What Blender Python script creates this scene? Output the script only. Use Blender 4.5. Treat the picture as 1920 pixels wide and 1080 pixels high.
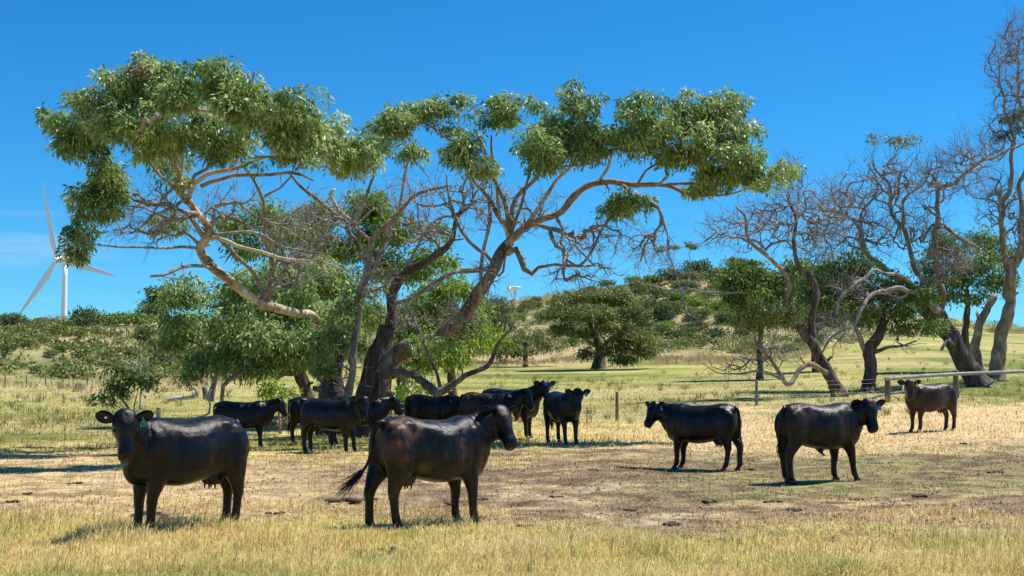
import bpy, math, random
import numpy as np
from mathutils import Vector, Matrix

for o in list(bpy.data.objects):
    bpy.data.objects.remove(o)
scene = bpy.context.scene
COL = scene.collection
rng = np.random.default_rng(11)
random.seed(5)

# ------------------------------------------------------------ camera
F = 2400.0; CAMZ = 1.75; HOR = 710.0
PITCH = math.atan((HOR - 540) / F)
cam_d = bpy.data.cameras.new('camera'); cam = bpy.data.objects.new('camera', cam_d); COL.objects.link(cam)
cam.location = (0, 0, CAMZ); cam.rotation_euler = (math.radians(90) + PITCH, 0, 0)
cam_d.sensor_width = 36; cam_d.lens = 36 * F / 1920
cam_d.clip_start = 0.1; cam_d.clip_end = 20000
scene.camera = cam

# ------------------------------------------------------------ world and sun
SUN = Vector((0.44, 0.20, 0.88)).normalized()       # towards the sun
sun_el = math.asin(SUN.z); sun_az = math.atan2(SUN.x, SUN.y)
world = bpy.data.worlds.new('World'); scene.world = world; world.use_nodes = True
nt = world.node_tree; nt.nodes.clear()
wo = nt.nodes.new('ShaderNodeOutputWorld'); bg = nt.nodes.new('ShaderNodeBackground')
sky = nt.nodes.new('ShaderNodeTexSky'); sky.sky_type = 'NISHITA'; sky.sun_disc = False
sky.sun_elevation = sun_el; sky.sun_rotation = sun_az
sky.air_density = 1.5; sky.dust_density = 0.0; sky.ozone_density = 3.0; sky.altitude = 4000
hs = nt.nodes.new('ShaderNodeHueSaturation'); hs.inputs['Saturation'].default_value = 1.09
mt = nt.nodes.new('ShaderNodeMix'); mt.data_type = 'RGBA'; mt.blend_type = 'MULTIPLY'; mt.inputs[0].default_value = 1; mt.inputs[7].default_value = (.41, .872, 1.17, 1)
nt.links.new(sky.outputs[0], mt.inputs[6]); nt.links.new(mt.outputs[2], hs.inputs['Color'])
# thin cirrus wisps low over the horizon
tc = nt.nodes.new('ShaderNodeTexCoord'); sep = nt.nodes.new('ShaderNodeSeparateXYZ')
nt.links.new(tc.outputs['Generated'], sep.inputs[0])
mp = nt.nodes.new('ShaderNodeMapping'); mp.inputs['Scale'].default_value = (3.2, 3.2, 46); mp.inputs['Location'].default_value = (2.2, 0.3, 0.6)
nt.links.new(tc.outputs['Generated'], mp.inputs[0])
nz = nt.nodes.new('ShaderNodeTexNoise'); nz.inputs['Scale'].default_value = 1.0; nz.inputs['Detail'].default_value = 6; nz.inputs['Roughness'].default_value = .6
nt.links.new(mp.outputs[0], nz.inputs['Vector'])
r1 = nt.nodes.new('ShaderNodeMapRange'); r1.inputs[1].default_value = .50; r1.inputs[2].default_value = .80; r1.inputs[4].default_value = .5
nt.links.new(nz.outputs[0], r1.inputs[0])
r2 = nt.nodes.new('ShaderNodeMapRange'); r2.inputs[1].default_value = .145; r2.inputs[2].default_value = .10
nt.links.new(sep.outputs[2], r2.inputs[0])
r3 = nt.nodes.new('ShaderNodeMapRange'); r3.inputs[1].default_value = -.28; r3.inputs[2].default_value = -.34   # only the western half
nt.links.new(sep.outputs[0], r3.inputs[0])
m1 = nt.nodes.new('ShaderNodeMath'); m1.operation = 'MULTIPLY'; nt.links.new(r1.outputs[0], m1.inputs[0]); nt.links.new(r2.outputs[0], m1.inputs[1])
m2 = nt.nodes.new('ShaderNodeMath'); m2.operation = 'MULTIPLY'; nt.links.new(m1.outputs[0], m2.inputs[0]); nt.links.new(r3.outputs[0], m2.inputs[1])
mx = nt.nodes.new('ShaderNodeMix'); mx.data_type = 'RGBA'
nt.links.new(m2.outputs[0], mx.inputs[0]); nt.links.new(hs.outputs[0], mx.inputs[6]); mx.inputs[7].default_value = (6.0, 6.6, 7.6, 1)
nt.links.new(mx.outputs[2], bg.inputs[0]); bg.inputs[1].default_value = 0.087
nt.links.new(bg.outputs[0], wo.inputs[0])
sd = bpy.data.lights.new('sun', 'SUN'); so = bpy.data.objects.new('sun', sd); COL.objects.link(so)
sd.energy = 5.0; sd.angle = math.radians(.55); sd.color = (1, .95, .87)
so.rotation_euler = (-SUN).to_track_quat('-Z', 'Y').to_euler(); so.location = (40, 10, 80)
scene.view_settings.view_transform = 'Standard'; scene.view_settings.look = 'None'
scene.view_settings.exposure = 0.5; scene.view_settings.gamma = 1; scene.view_settings.use_curve_mapping = False

# ------------------------------------------------------------ helpers
cP, sP = math.cos(PITCH), math.sin(PITCH)
def P(px, py, d):
    """point seen at photo pixel (px, py) whose forward distance is d metres"""
    u = (px - 960) / F; v = (540 - py) / F
    y = cP - v * sP; z = sP + v * cP
    return Vector((u * d / y, d, CAMZ + z * d / y))
_T = np.random.default_rng(3).random((256, 256))
def vnoise(x, y, s=0):
    x = np.asarray(x, float) + s * 17.31; y = np.asarray(y, float) + s * 9.17
    xi = np.floor(x).astype(int); yi = np.floor(y).astype(int); fx = x - xi; fy = y - yi
    fx = fx * fx * (3 - 2 * fx); fy = fy * fy * (3 - 2 * fy)
    a = _T[xi & 255, yi & 255]; b = _T[(xi + 1) & 255, yi & 255]; c = _T[xi & 255, (yi + 1) & 255]; d = _T[(xi + 1) & 255, (yi + 1) & 255]
    return (a * (1 - fx) + b * fx) * (1 - fy) + (c * (1 - fx) + d * fx) * fy
def fbm(x, y, s=0, o=4):
    t = 0; a = .5; n = 0
    for i in range(o):
        t = t + a * vnoise(np.asarray(x) * 2 ** i, np.asarray(y) * 2 ** i, s + i * 3); n += a; a *= .5
    return t / n
def sst(x, a, b):
    t = np.clip((np.asarray(x, float) - a) / (b - a), 0, 1); return t * t * (3 - 2 * t)

def link(name, me, parent=None):
    o = bpy.data.objects.new(name, me); COL.objects.link(o)
    if parent: o.parent = parent
    return o
def tag(o, label=None, cat=None, group=None, kind=None):
    if label: o['label'] = label
    if cat: o['category'] = cat
    if group: o['group'] = group
    if kind: o['kind'] = kind
    return o
def empty(name, loc, rz=0, label=None, cat=None, group=None):
    o = bpy.data.objects.new(name, None); COL.objects.link(o); o.location = loc; o.rotation_euler = (0, 0, rz)
    o.empty_display_size = .2
    return tag(o, label, cat, group)
def mesh_np(name, V, faces_idx, counts, mat=None, col=None, smooth=False):
    """fast mesh from numpy: V (n,3), flat loop indices, loops per face"""
    me = bpy.data.meshes.new(name)
    V = np.asarray(V, np.float32); faces_idx = np.asarray(faces_idx, np.int32); counts = np.asarray(counts, np.int32)
    me.vertices.add(len(V)); me.vertices.foreach_set('co', V.ravel())
    me.loops.add(len(faces_idx)); me.loops.foreach_set('vertex_index', faces_idx)
    me.polygons.add(len(counts))
    st = np.zeros(len(counts), np.int32); st[1:] = np.cumsum(counts)[:-1]
    me.polygons.foreach_set('loop_start', st); me.polygons.foreach_set('loop_total', counts)
    if col is not None:
        ca = me.color_attributes.new('tint', 'FLOAT_COLOR', 'POINT')
        c4 = np.ones((len(V), 4), np.float32); c4[:, :3] = col
        ca.data.foreach_set('color', c4.ravel())
    me.update(calc_edges=True)
    me.polygons.foreach_set('use_smooth', np.full(len(counts), smooth))
    if mat: me.materials.append(mat)
    return me
class MB:
    """collects tubes / boxes into one mesh"""
    def __init__(s): s.V = []; s.I = []; s.C = []; s.n = 0
    def add(s, V, faces):
        s.V.append(np.asarray(V, float))
        for f in faces: s.I.extend([i + s.n for i in f]); s.C.append(len(f))
        s.n += len(V)
    def grid(s, rings, closed_caps=True, wrap=True):
        R = np.asarray(rings); m, k, _ = R.shape
        s.V.append(R.reshape(-1, 3))
        i = np.arange(m - 1)[:, None] * k; j = np.arange(k if wrap else k - 1)[None, :]; jn = (j + 1) % k
        q = np.stack([i + j, i + jn, i + k + jn, i + k + j], -1).reshape(-1, 4) + s.n
        s.I.extend(q.ravel().tolist()); s.C.extend([4] * len(q))
        if closed_caps:
            s.I.extend([s.n + a for a in range(k)][::-1]); s.C.append(k)
            s.I.extend([s.n + (m - 1) * k + a for a in range(k)]); s.C.append(k)
        s.n += m * k
    def tube(s, pts, rad, k=8, lump=0, seed=0, flute=0):
        p = np.asarray(pts, float); m = len(p); r = np.asarray(rad, float)
        t = np.zeros_like(p); t[1:-1] = p[2:] - p[:-2]; t[0] = p[1] - p[0]; t[-1] = p[-1] - p[-2]
        t /= np.linalg.norm(t, axis=1)[:, None] + 1e-9
        up = np.array([0.31, 0.93, 0.12]); 
        mt = np.abs(t @ up / np.linalg.norm(up))
        if mt.max() > .95:
            up = np.array([.85, -.2, .4])
        n1 = np.cross(t, up); n1 /= np.linalg.norm(n1, axis=1)[:, None] + 1e-9; n2 = np.cross(t, n1)
        a = np.arange(k) * 2 * math.pi / k
        rr = np.repeat(r[:, None], k, 1)
        if lump:
            L = np.concatenate([[0], np.cumsum(np.linalg.norm(np.diff(p, axis=0), axis=1))])
            sc = 1 / max(r.mean(), .02)
            rr = rr * (1 + lump * (fbm(L[:, None] * sc * .5 + seed, (np.cos(a) * 1.3 + seed * 3)[None, :], 5) - .5) * 2
                       + flute * np.sin(a * 5 + seed + L[:, None] * .6)[:, :])
        R = p[:, None, :] + rr[..., None] * (np.cos(a)[None, :, None] * n1[:, None, :] + np.sin(a)[None, :, None] * n2[:, None, :])
        s.grid(R)
    def box(s, c, h, rot=None):
        v = np.array([[x, y, z] for x in (-1, 1) for y in (-1, 1) for z in (-1, 1)], float) * np.asarray(h)
        if rot is not None: v = v @ np.asarray(rot).T
        s.add(v + np.asarray(c), [(0, 1, 3, 2), (4, 6, 7, 5), (0, 4, 5, 1), (2, 3, 7, 6), (0, 2, 6, 4), (1, 5, 7, 3)])
    def ellipsoid(s, c, r, R=None, nu=12, nv=8):
        th = np.linspace(.08, math.pi - .08, nv); ph = np.arange(nu) * 2 * math.pi / nu
        v = np.stack([np.sin(th)[:, None] * np.cos(ph)[None, :], np.sin(th)[:, None] * np.sin(ph)[None, :], np.cos(th)[:, None] * np.ones(nu)[None, :]], -1) * np.asarray(r)
        if R is not None: v = v @ np.asarray(R).T
        s.grid(v + np.asarray(c))
    def mesh(s, name, mat=None, smooth=True):
        return mesh_np(name, np.concatenate(s.V), s.I, s.C, mat, smooth=smooth)
    def build(s, name, mat, parent=None, smooth=True):
        return link(name, s.mesh(name, mat, smooth), parent)
def cr(pts, step):
    """Catmull-Rom through rows of pts (any number of columns), first three are x y z"""
    p = np.asarray(pts, float)
    if len(p) < 3:
        n = max(2, int(np.linalg.norm(p[1, :3] - p[0, :3]) / step) + 1); t = np.linspace(0, 1, n)[:, None]
        return p[0] * (1 - t) + p[1] * t
    q = np.vstack([2 * p[0] - p[1], p, 2 * p[-1] - p[-2]]); out = []
    for i in range(1, len(q) - 2):
        n = max(1, int(np.linalg.norm(q[i + 1, :3] - q[i, :3]) / step)); t = (np.arange(n) / n)[:, None]
        a, b, c, d = q[i - 1], q[i], q[i + 1], q[i + 2]
        out.append(.5 * (2 * b + (c - a) * t + (2 * a - 5 * b + 4 * c - d) * t ** 2 + (3 * b - a - 3 * c + d) * t ** 3))
    out.append(p[-1][None]); return np.concatenate(out)

def new_mat(name):
    m = bpy.data.materials.new(name); m.use_nodes = True; t = m.node_tree; b = t.nodes['Principled BSDF']; return m, t, b
def N(t, kind, **kw):
    n = t.nodes.new('ShaderNode' + kind)
    for k, v in kw.items():
        if k in n.inputs: n.inputs[k].default_value = v
        else: setattr(n, k, v)
    return n
def simple(name, col, rough=.6, metal=0, noise=0, nscale=8, bump=0):
    m, t, b = new_mat(name); b.inputs['Roughness'].default_value = rough; b.inputs['Metallic'].default_value = metal
    if noise:
        tx = N(t, 'TexCoord'); n = N(t, 'TexNoise', Scale=nscale, Detail=5.0, Roughness=.6)
        t.links.new(tx.outputs['Object'], n.inputs['Vector'])
        r = N(t, 'ValToRGB'); r.color_ramp.elements[0].position = .3; r.color_ramp.elements[1].position = .7
        r.color_ramp.elements[0].color = tuple(c * (1 - noise) for c in col) + (1,)
        r.color_ramp.elements[1].color = tuple(min(1, c * (1 + noise)) for c in col) + (1,)
        t.links.new(n.outputs[0], r.inputs[0]); t.links.new(r.outputs[0], b.inputs['Base Color'])
        if bump:
            bp = N(t, 'Bump', Strength=bump, Distance=.02); t.links.new(n.outputs[0], bp.inputs['Height']); t.links.new(bp.outputs[0], b.inputs['Normal'])
    else: b.inputs['Base Color'].default_value = tuple(col) + (1,)
    return m
DENS = 1.0
# ------------------------------------------------------------ terrain
_D = np.array([0, 25, 34, 45, 60, 75, 100, 140, 200, 260, 300, 420, 560, 3000, 7000.])
_A = np.array([0, 300, 600, 900, 1100, 1350, 1500, 1700, 1920.])
_Z = np.array([
 [0, 0, 0, .3, 1.0, 2.06, 4.0, 7.0, 7.4, 7],
 [0, 0, 0, .25, .95, 1.9, 4.0, 8.2, 9.5, 9],
 [0, 0, -.03, .25, .95, 1.6, 3.4, 7, 11, 12],
 [0, 0, .05, .25, .9, 1.4, 2.3, 4.6, 10.4, 16.0],
 [0, 0, .15, .3, .95, 1.45, 2.45, 4.9, 11.5, 20.5],
 [0, -.02, .2, .45, 1.1, 1.6, 2.7, 6.0, 15.5, 25.0],
 [0, 0, .25, .5, 1.1, 1.7, 3, 6.0, 14.5, 23.0],
 [0, 0, .36, .62, 1.15, 1.9, 3.4, 5.9, 10, 14.5],
 [0, .04, .40, .7, 1.2, 2.0, 3.2, 5.6, 9, 12.0]])
_Z = np.hstack([_Z, _Z[:, -1:], np.full((9, 1), 2.0), np.full((9, 1), -12.), np.full((9, 2), -12.)])
_LD = np.linspace(math.log(4), math.log(7000), 700)
_AA = np.linspace(-1500, 3400, 246)
_tab = np.zeros((len(_AA), len(_LD)))
for _i, _a in enumerate(_AA):
    row = np.array([np.interp(_a, _A, _Z[:, j]) for j in range(_Z.shape[1])])
    _tab[_i] = np.interp(np.exp(_LD), _D, row)
_k = np.hanning(31); _k /= _k.sum()
_pad = np.pad(_tab, ((6, 6), (15, 15)), mode='edge')
_pad = np.apply_along_axis(lambda r: np.convolve(r, _k, 'valid'), 1, _pad)
_k2 = np.hanning(13); _k2 /= _k2.sum()
_tab = np.apply_along_axis(lambda r: np.convolve(r, _k2, 'valid'), 0, _pad)
def px_of(x, y):
    x = np.asarray(x, float); y = np.asarray(y, float)
    th = np.clip(np.arctan2(x, y), -1.0, 1.0)
    return 960 + F * np.tan(th) , np.hypot(x, y) * np.where(np.abs(np.arctan2(x, y)) < 1.0, np.cos(np.arctan2(x, y)), .54)
def gz(x, y):
    a, d = px_of(x, y)
    fa = np.clip((a + 1500) / 20., 0, len(_AA) - 1.001); fd = np.clip((np.log(np.maximum(d, 4.001)) - _LD[0]) / (_LD[1] - _LD[0]), 0, len(_LD) - 1.001)
    ia = fa.astype(int) if hasattr(fa, 'astype') else int(fa); id_ = fd.astype(int) if hasattr(fd, 'astype') else int(fd)
    ta = fa - ia; td = fd - id_
    z = (_tab[ia, id_] * (1 - ta) + _tab[ia + 1, id_] * ta) * (1 - td) + (_tab[ia, id_ + 1] * (1 - ta) + _tab[ia + 1, id_ + 1] * ta) * td
    bump = (fbm(np.asarray(x) / 1.3, np.asarray(y) / 1.3, 1) - .5) * .10 * sst(d, 6, 12) * (1 - sst(d, 60, 90))
    hb = hillmask(a, d)
    z = z + bump + hb * ((fbm(np.asarray(x) / 9, np.asarray(y) / 9, 7) - .5) * 2.2 + (fbm(np.asarray(x) / 26, np.asarray(y) / 40, 8) - .5) * 5.0) * (1 - sst(d, 320, 420))
    return z
def hillmask(a, d):
    base = np.interp(a, [0, 300, 600, 900, 1100, 1350, 1500, 1700, 1920], [62, 66, 90, 108, 114, 106, 108, 150, 190])
    return sst(d, base, base + 14)
def gz1(x, y): return float(gz(np.array([x]), np.array([y]))[0])
def G(px, d):
    x = (px - 960) / F * d
    return Vector((x, d, gz1(x, d)))

def lerp(a, b, t): return a * (1 - t[..., None]) + b * t[..., None]
def ground_rgb(x, y):
    """albedo of the turf by place, and how tall/dense the grass stands"""
    a, d = px_of(x, y); x = np.asarray(x, float); y = np.asarray(y, float)
    w = (fbm(x / 1.9, y / 1.9, 20) - .5); w2 = (fbm(x / 6, y / 6, 21) - .5); w3 = (fbm(x / .5, y / .5, 22) - .5)
    dd = d * (1 + .38 * w + .16 * w2 + .12 * w3)
    straw = np.array([.66, .48, .21]); pale = np.array([.64, .47, .27]); green = np.array([.26, .29, .075]); ygreen = np.array([.52, .45, .15])
    brown = np.array([.21, .15, .10]); dust = np.array([.38, .345, .30]); turf = np.array([.26, .25, .10]); fieldg = np.array([.27, .29, .075])
    c = np.broadcast_to(straw, x.shape + (3,)).copy()
    c = lerp(c, pale, sst(w2, -.05, .2) * .6)
    gr = sst(w + .5 * w3, .0, .16) * (.75 - .35 * sst(dd, 13, 18)) 
    c = lerp(c, ygreen, sst(w, -.12, .05) * .7 * (1 - sst(dd, 15.2, 17.5)))
    c = lerp(c, green, gr * .7)
    # trampled band with dung and dust in the middle distance
    left = sst(a, 380, 760)
    tr = sst(dd, 15.2, 18.2) * (1 - sst(dd, 27, 31))
    c = lerp(c, lerp(brown, straw, sst(w3 + .6 * w, -.07, .27) * .72), tr * (.30 + .62 * left) )
    c = lerp(c, pale * .92, tr * (1 - left) * .45)
    c = lerp(c, dust, tr * left * sst(w + .9 * w3, .16, .34) * .5)
    # short green turf right of the middle
    tf = sst(dd, 18.8, 21) * (1 - sst(dd, 27, 31)) * sst(a, 1080, 1300)
    c = lerp(c, turf, tf * .85 * sst(w3 + w, -.25, .1))
    # dry straw beyond it, up to the fence
    dr = sst(dd, 26, 31) * (1 - sst(dd, 44, 50))
    c = lerp(c, pale, dr * .75 * sst(a, 900, 1350))
    c = lerp(c, ygreen, dr * .65 * (1 - sst(a, 900, 1350)))
    # paddock beyond the fence
    fl = sst(dd, np.interp(a, [0, 600, 1150, 1650, 1900], [30, 34, 37, 44, 46]), np.interp(a, [0, 600, 1150, 1650, 1900], [36, 40, 44, 50, 52]))
    fc = lerp(ygreen, fieldg, sst(w2 + .7 * (fbm(x / 20, y / 9, 30) - .5), -.10, .16))
    fc = fc * np.array([.66, .70, .62])
    fc = lerp(fc, np.array([.42, .36, .16]), sst(fbm(x / 11, y / 6, 31), .47, .60) * .75)
    fc = fc * (1 + .5 * (fbm(x / 7, y / 2.5, 33) - .5) + .3 * w)[..., None]
    c = lerp(c, fc, fl)
    h = hillmask(a, d)
    # tawny tall grass at the foot of the hill
    foot = sst(h, 0, .3) * (1 - sst(h, .6, 1)) 
    hf = sst(fbm(x / 5, y / 5, 40, 5) + .35 * (fbm(x / 1.2, y / 1.2, 41) - .5), .38, .54)
    tan_ = np.array([.44, .34, .18]); olive = np.array([.12, .135, .05])
    hc = lerp(tan_, olive, hf * .8)
    lg = (1 - sst(a, 350, 600)) * (1 - sst(d, 75, 95))
    hc = lerp(hc, np.array([.14, .19, .05]), lg * .35)
    hc = lerp(hc, fieldg * .9, sst(a, 1650, 1900) * (1 - sst(d, 200, 250)) * .7)
    c = lerp(c, hc, h)
    c = lerp(c, np.array([.46, .33, .19]), foot * .7 * sst(a, 500, 900) * (1 - sst(a, 1250, 1350)))
    c = c * (1 + (.25 + .35 * tr) * (fbm(x / .23, y / .23, 50) - .5) * 2)[..., None]
    c = lerp(c, c * np.array([.55, .50, .45]), tr * sst(fbm(x / .45, y / .35, 51), .54, .62) * .8)
    return np.clip(c, .01, .9)
def zones(x, y):
    a, d = px_of(x, y)
    dd = d * (1 + .38 * (fbm(x / 1.9, y / 1.9, 20) - .5) + .16 * (fbm(x / 6, y / 6, 21) - .5) + .12 * (fbm(x / .5, y / .5, 22) - .5))
    tr = sst(dd, 15.2, 18.2) * (1 - sst(dd, 27, 32))
    return a, d, tr

# ground sheet, one mesh out to the horizon
ds = np.concatenate([np.linspace(.6, 10.5, 12), np.geomspace(11, 60, 200), np.geomspace(60.9, 300, 150), np.geomspace(306, 6500, 30)])
th = np.concatenate([np.linspace(-math.pi, -.46, 40)[:-1], np.linspace(-.46, .46, 300), np.linspace(.46, math.pi, 40)[1:-1]])
DD, TT = np.meshgrid(ds, th, indexing='ij')
X = DD * np.sin(TT); Y = DD * np.cos(TT); Z = gz(X, Y)
m, k = X.shape
V = np.stack([X, Y, Z], -1).reshape(-1, 3)
i = np.arange(m - 1)[:, None] * k; j = np.arange(k)[None, :]; jn = (j + 1) % k
q = np.stack([i + j, i + k + j, i + k + jn, i + jn], -1).reshape(-1, 4)
V = np.vstack([V, [[0, 0, 0]]])
tri = np.stack([np.full(k, len(V) - 1), np.arange(k), (np.arange(k) + 1) % k], -1)
colr = np.vstack([ground_rgb(X, Y).reshape(-1, 3), [[.4, .35, .18]]])
gm, t, b = new_mat('dry_turf')
at = N(t, 'Attribute', attribute_name='tint'); tx = N(t, 'TexCoord')
n1 = N(t, 'TexNoise', Scale=9.0, Detail=8.0, Roughness=.75); n2 = N(t, 'TexNoise', Scale=60.0, Detail=4.0, Roughness=.7)
for n in (n1, n2): t.links.new(tx.outputs['Object'], n.inputs['Vector'])
mr = N(t, 'MapRange'); mr.inputs[1].default_value = .3; mr.inputs[2].default_value = .7; mr.inputs[3].default_value = .42; mr.inputs[4].default_value = 1.5
t.links.new(n1.outputs[0], mr.inputs[0])
mr2 = N(t, 'MapRange'); mr2.inputs[1].default_value = .3; mr2.inputs[2].default_value = .7; mr2.inputs[3].default_value = .7; mr2.inputs[4].default_value = 1.25
t.links.new(n2.outputs[0], mr2.inputs[0])
mm = N(t, 'Math', operation='MULTIPLY'); t.links.new(mr.outputs[0], mm.inputs[0]); t.links.new(mr2.outputs[0], mm.inputs[1])
vm = N(t, 'VectorMath', operation='SCALE'); t.links.new(at.outputs['Color'], vm.inputs[0]); t.links.new(mm.outputs[0], vm.inputs['Scale'])
t.links.new(vm.outputs[0], b.inputs['Base Color']); b.inputs['Roughness'].default_value = .95; b.inputs['Specular IOR Level'].default_value = .1
bp = N(t, 'Bump', Strength=.9, Distance=.05); t.links.new(n1.outputs[0], bp.inputs['Height']); t.links.new(bp.outputs[0], b.inputs['Normal'])
ground = link('ground', mesh_np('ground', V, np.concatenate([q.ravel(), tri.ravel()]), [4] * len(q) + [3] * k, gm, colr, True))
tag(ground, 'dry straw and green paddock ground rising to scrubby hills', kind='structure')

# ------------------------------------------------------------ grass blades
grass_m, t, b = new_mat('grass_blades')
at = N(t, 'Attribute', attribute_name='tint'); t.links.new(at.outputs['Color'], b.inputs['Base Color'])
b.inputs['Roughness'].default_value = .6; b.inputs['Specular IOR Level'].default_value = .25
tr_ = N(t, 'BsdfTranslucent'); t.links.new(at.outputs['Color'], tr_.inputs[0]); ms = N(t, 'MixShader'); ms.inputs[0].default_value = .5
t.links.new(b.outputs[0], ms.inputs[1]); t.links.new(tr_.outputs[0], ms.inputs[2]); t.links.new(ms.outputs[0], t.nodes['Material Output'].inputs[0])
def blades(n, d0, d1, name, label, pw=1.0, spread=.60, tall=None, var=(.6, 1.25)):
    u = rng.random(n); d = (d0 ** -pw + u * (d1 ** -pw - d0 ** -pw)) ** (-1 / pw)     # denser near the camera
    s = (rng.random(n) - .5) * 2 * spread
    # tussocks: pull towards a clumped lattice
    x = s * d; y = d
    cx = np.round(x / .22 + rng.normal(0, .15, n)) * .22; cy = np.round(y / .22 + rng.normal(0, .15, n)) * .22
    pull = rng.random(n) ** 1.5 * .75 * (rng.random(n) < .6)
    x = x * (1 - pull) + (cx + .1 * np.sin(cy * 37)) * pull; y = y * (1 - pull) + (cy + .1 * np.sin(cx * 41)) * pull
    a, dd, trm = zones(x, y)
    dens = fbm(x / .6, y / .6, 60)
    h = (.045 + .09 * rng.random(n) ** 2) * (.5 + 1.0 * dens) * (1 - .45 * trm)
    h *= 1 + 1.1 * sst(fbm(x / 1.1, y / 1.1, 61), .50, .70) * (1 - trm)
    beyond = sst(dd, 36, 48); h *= 1 - .1 * beyond
    keep = rng.random(n) > trm * .25
    if tall: h = tall[0] + tall[1] * rng.random(n)
    x, y, h, a, dd, trm, dens = [q_[keep] for q_ in (x, y, h, a, dd, trm, dens)]; n = len(x)
    z = gz(x, y)
    w = np.maximum(.0035, dd * .00028) * (.7 + .7 * rng.random(n)); 
    if tall: w *= .7
    az = rng.random(n) * 2 * math.pi; lean = np.abs(rng.normal(.55, .6, n)) * (1 + 1.6 * trm)
    if tall: lean = np.abs(rng.normal(.1, .15, n))
    dirx = np.cos(az) * lean + .12; diry = np.sin(az) * lean
    wx = np.cos(az + 1.57 + rng.normal(0, .6, n)) * w; wy = np.sin(az + 1.57 + rng.normal(0, .6, n)) * w
    # turn widths partly so that blades do not vanish edge-on
    B = np.stack([x, y, z - .01], -1); W = np.stack([wx, wy, 0 * w], -1)
    M_ = B + np.stack([dirx * h * .35, diry * h * .4, h * np.maximum(.16, .62 - .2 * lean)], -1); Tt = B + np.stack([dirx * h, diry * h, h * np.maximum(.12, .95 - .33 * np.minimum(lean, 3))], -1)
    Vv = np.stack([B - W, B + W, M_ + W * .75, M_ - W * .75, Tt], 1).reshape(-1, 3)
    base = np.arange(n)[:, None] * 5
    I = np.hstack([base + [0, 1, 2, 3], base + [3, 2, 4]]).ravel(); C = np.tile([4, 3], n)
    c = ground_rgb(x, y)
    r = rng.random(n)
    c = c * (var[0] + var[1] * rng.random(n))[:, None]
    dk = (rng.random(n) < .34 * trm); c[dk] *= np.array([.38, .33, .30])
    gsel = (r < .15 * (1 - trm)); c[gsel] = c[gsel] * np.array([.55, .80, .35])
    ssel = (r > .60); c[ssel] = c[ssel] * .4 + np.array([.92, .70, .34]) * .66
    if tall: c = np.broadcast_to(np.array([.40, .31, .17]), c.shape) * (.6 + .6 * rng.random(n))[:, None]
    cv = np.repeat(c[:, None, :], 5, 1); cv[:, :2] *= .88  # blade bases tinted darker: shade low among the blades, put into the colour
    o = link('grass', mesh_np(name, Vv, I, C, grass_m, np.clip(cv.reshape(-1, 3), .01, .85), False))
    return tag(o, label, 'grass', kind='stuff')
blades(int(390000 * DENS), 10.5, 30, 'grass', 'dry yellow green pasture grass in the foreground', 1.4)
blades(int(140000 * DENS), 24, 85, 'grass_far', 'pale grass of the paddock beyond the fence', 1.3, var=(.88, .3))
blades(int(1600 * DENS), 11, 30, 'grass_stalks', 'thin tall seed stalks standing out of the pasture', 1.2, .60, (.16, .22))
# ------------------------------------------------------------ bark and leaves
def bark(name, c1, c2, c3, sc=3.0, rough=.85, bump=.7, ring=(1, 1, .35), pos=(.35, .55)):
    m, t, b = new_mat(name); tx = N(t, 'TexCoord')
    mp = N(t, 'Mapping'); mp.inputs['Scale'].default_value = ring; t.links.new(tx.outputs['Object'], mp.inputs[0])
    n = N(t, 'TexNoise', Scale=sc, Detail=8.0, Roughness=.7); t.links.new(mp.outputs[0], n.inputs['Vector'])
    n2 = N(t, 'TexNoise', Scale=sc * 7, Detail=5.0, Roughness=.7); t.links.new(mp.outputs[0], n2.inputs['Vector'])
    r = N(t, 'ValToRGB'); e = r.color_ramp.elements; e[0].position = pos[0]; e[0].color = c1 + (1,); e[1].position = pos[1]; e[1].color = c2 + (1,)
    x = e.new(min(.95, pos[1] + .14)); x.color = c3 + (1,)
    t.links.new(n.outputs[0], r.inputs[0])
    mr = N(t, 'MapRange'); mr.inputs[1].default_value = .3; mr.inputs[2].default_value = .7; mr.inputs[3].default_value = .6; mr.inputs[4].default_value = 1.25
    t.links.new(n2.outputs[0], mr.inputs[0]); vm = N(t, 'VectorMath', operation='SCALE'); t.links.new(r.outputs[0], vm.inputs[0]); t.links.new(mr.outputs[0], vm.inputs['Scale'])
    t.links.new(vm.outputs[0], b.inputs['Base Color']); b.inputs['Roughness'].default_value = rough; b.inputs['Specular IOR Level'].default_value = .2
    ad = N(t, 'Math', operation='ADD'); t.links.new(n.outputs[0], ad.inputs[0]); t.links.new(n2.outputs[0], ad.inputs[1])
    bp = N(t, 'Bump', Strength=bump, Distance=.05); t.links.new(ad.outputs[0], bp.inputs['Height']); t.links.new(bp.outputs[0], b.inputs['Normal'])
    return m
rough_bark = bark('rough_bark', (.05, .036, .030), (.19, .145, .115), (.38, .31, .26), 5.0, .95, 1.6, (1, 1, .16))
pale_bark = bark('peeling_pale_bark', (.20, .13, .085), (.55, .42, .29), (.74, .64, .51), 2.2, .75, .5, (1, 1, .6), (.36, .50))
tan_bark = bark('tan_limb_bark', (.12, .085, .062), (.38, .28, .19), (.60, .49, .37), 3.0, .8, .6, (1, 1, .5))
grey_bark = bark('weathered_grey_wood', (.13, .115, .105), (.34, .31, .28), (.58, .55, .51), 3.0, .9, .6, (1, 1, .5))
twig_m = bark('twig_bark', (.15, .13, .115), (.33, .30, .27), (.52, .48, .44), 2.0, .9, .2)
white_wood = bark('bleached_dead_wood', (.30, .28, .26), (.52, .49, .46), (.72, .69, .66), 4.0, .85, .5)

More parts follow.
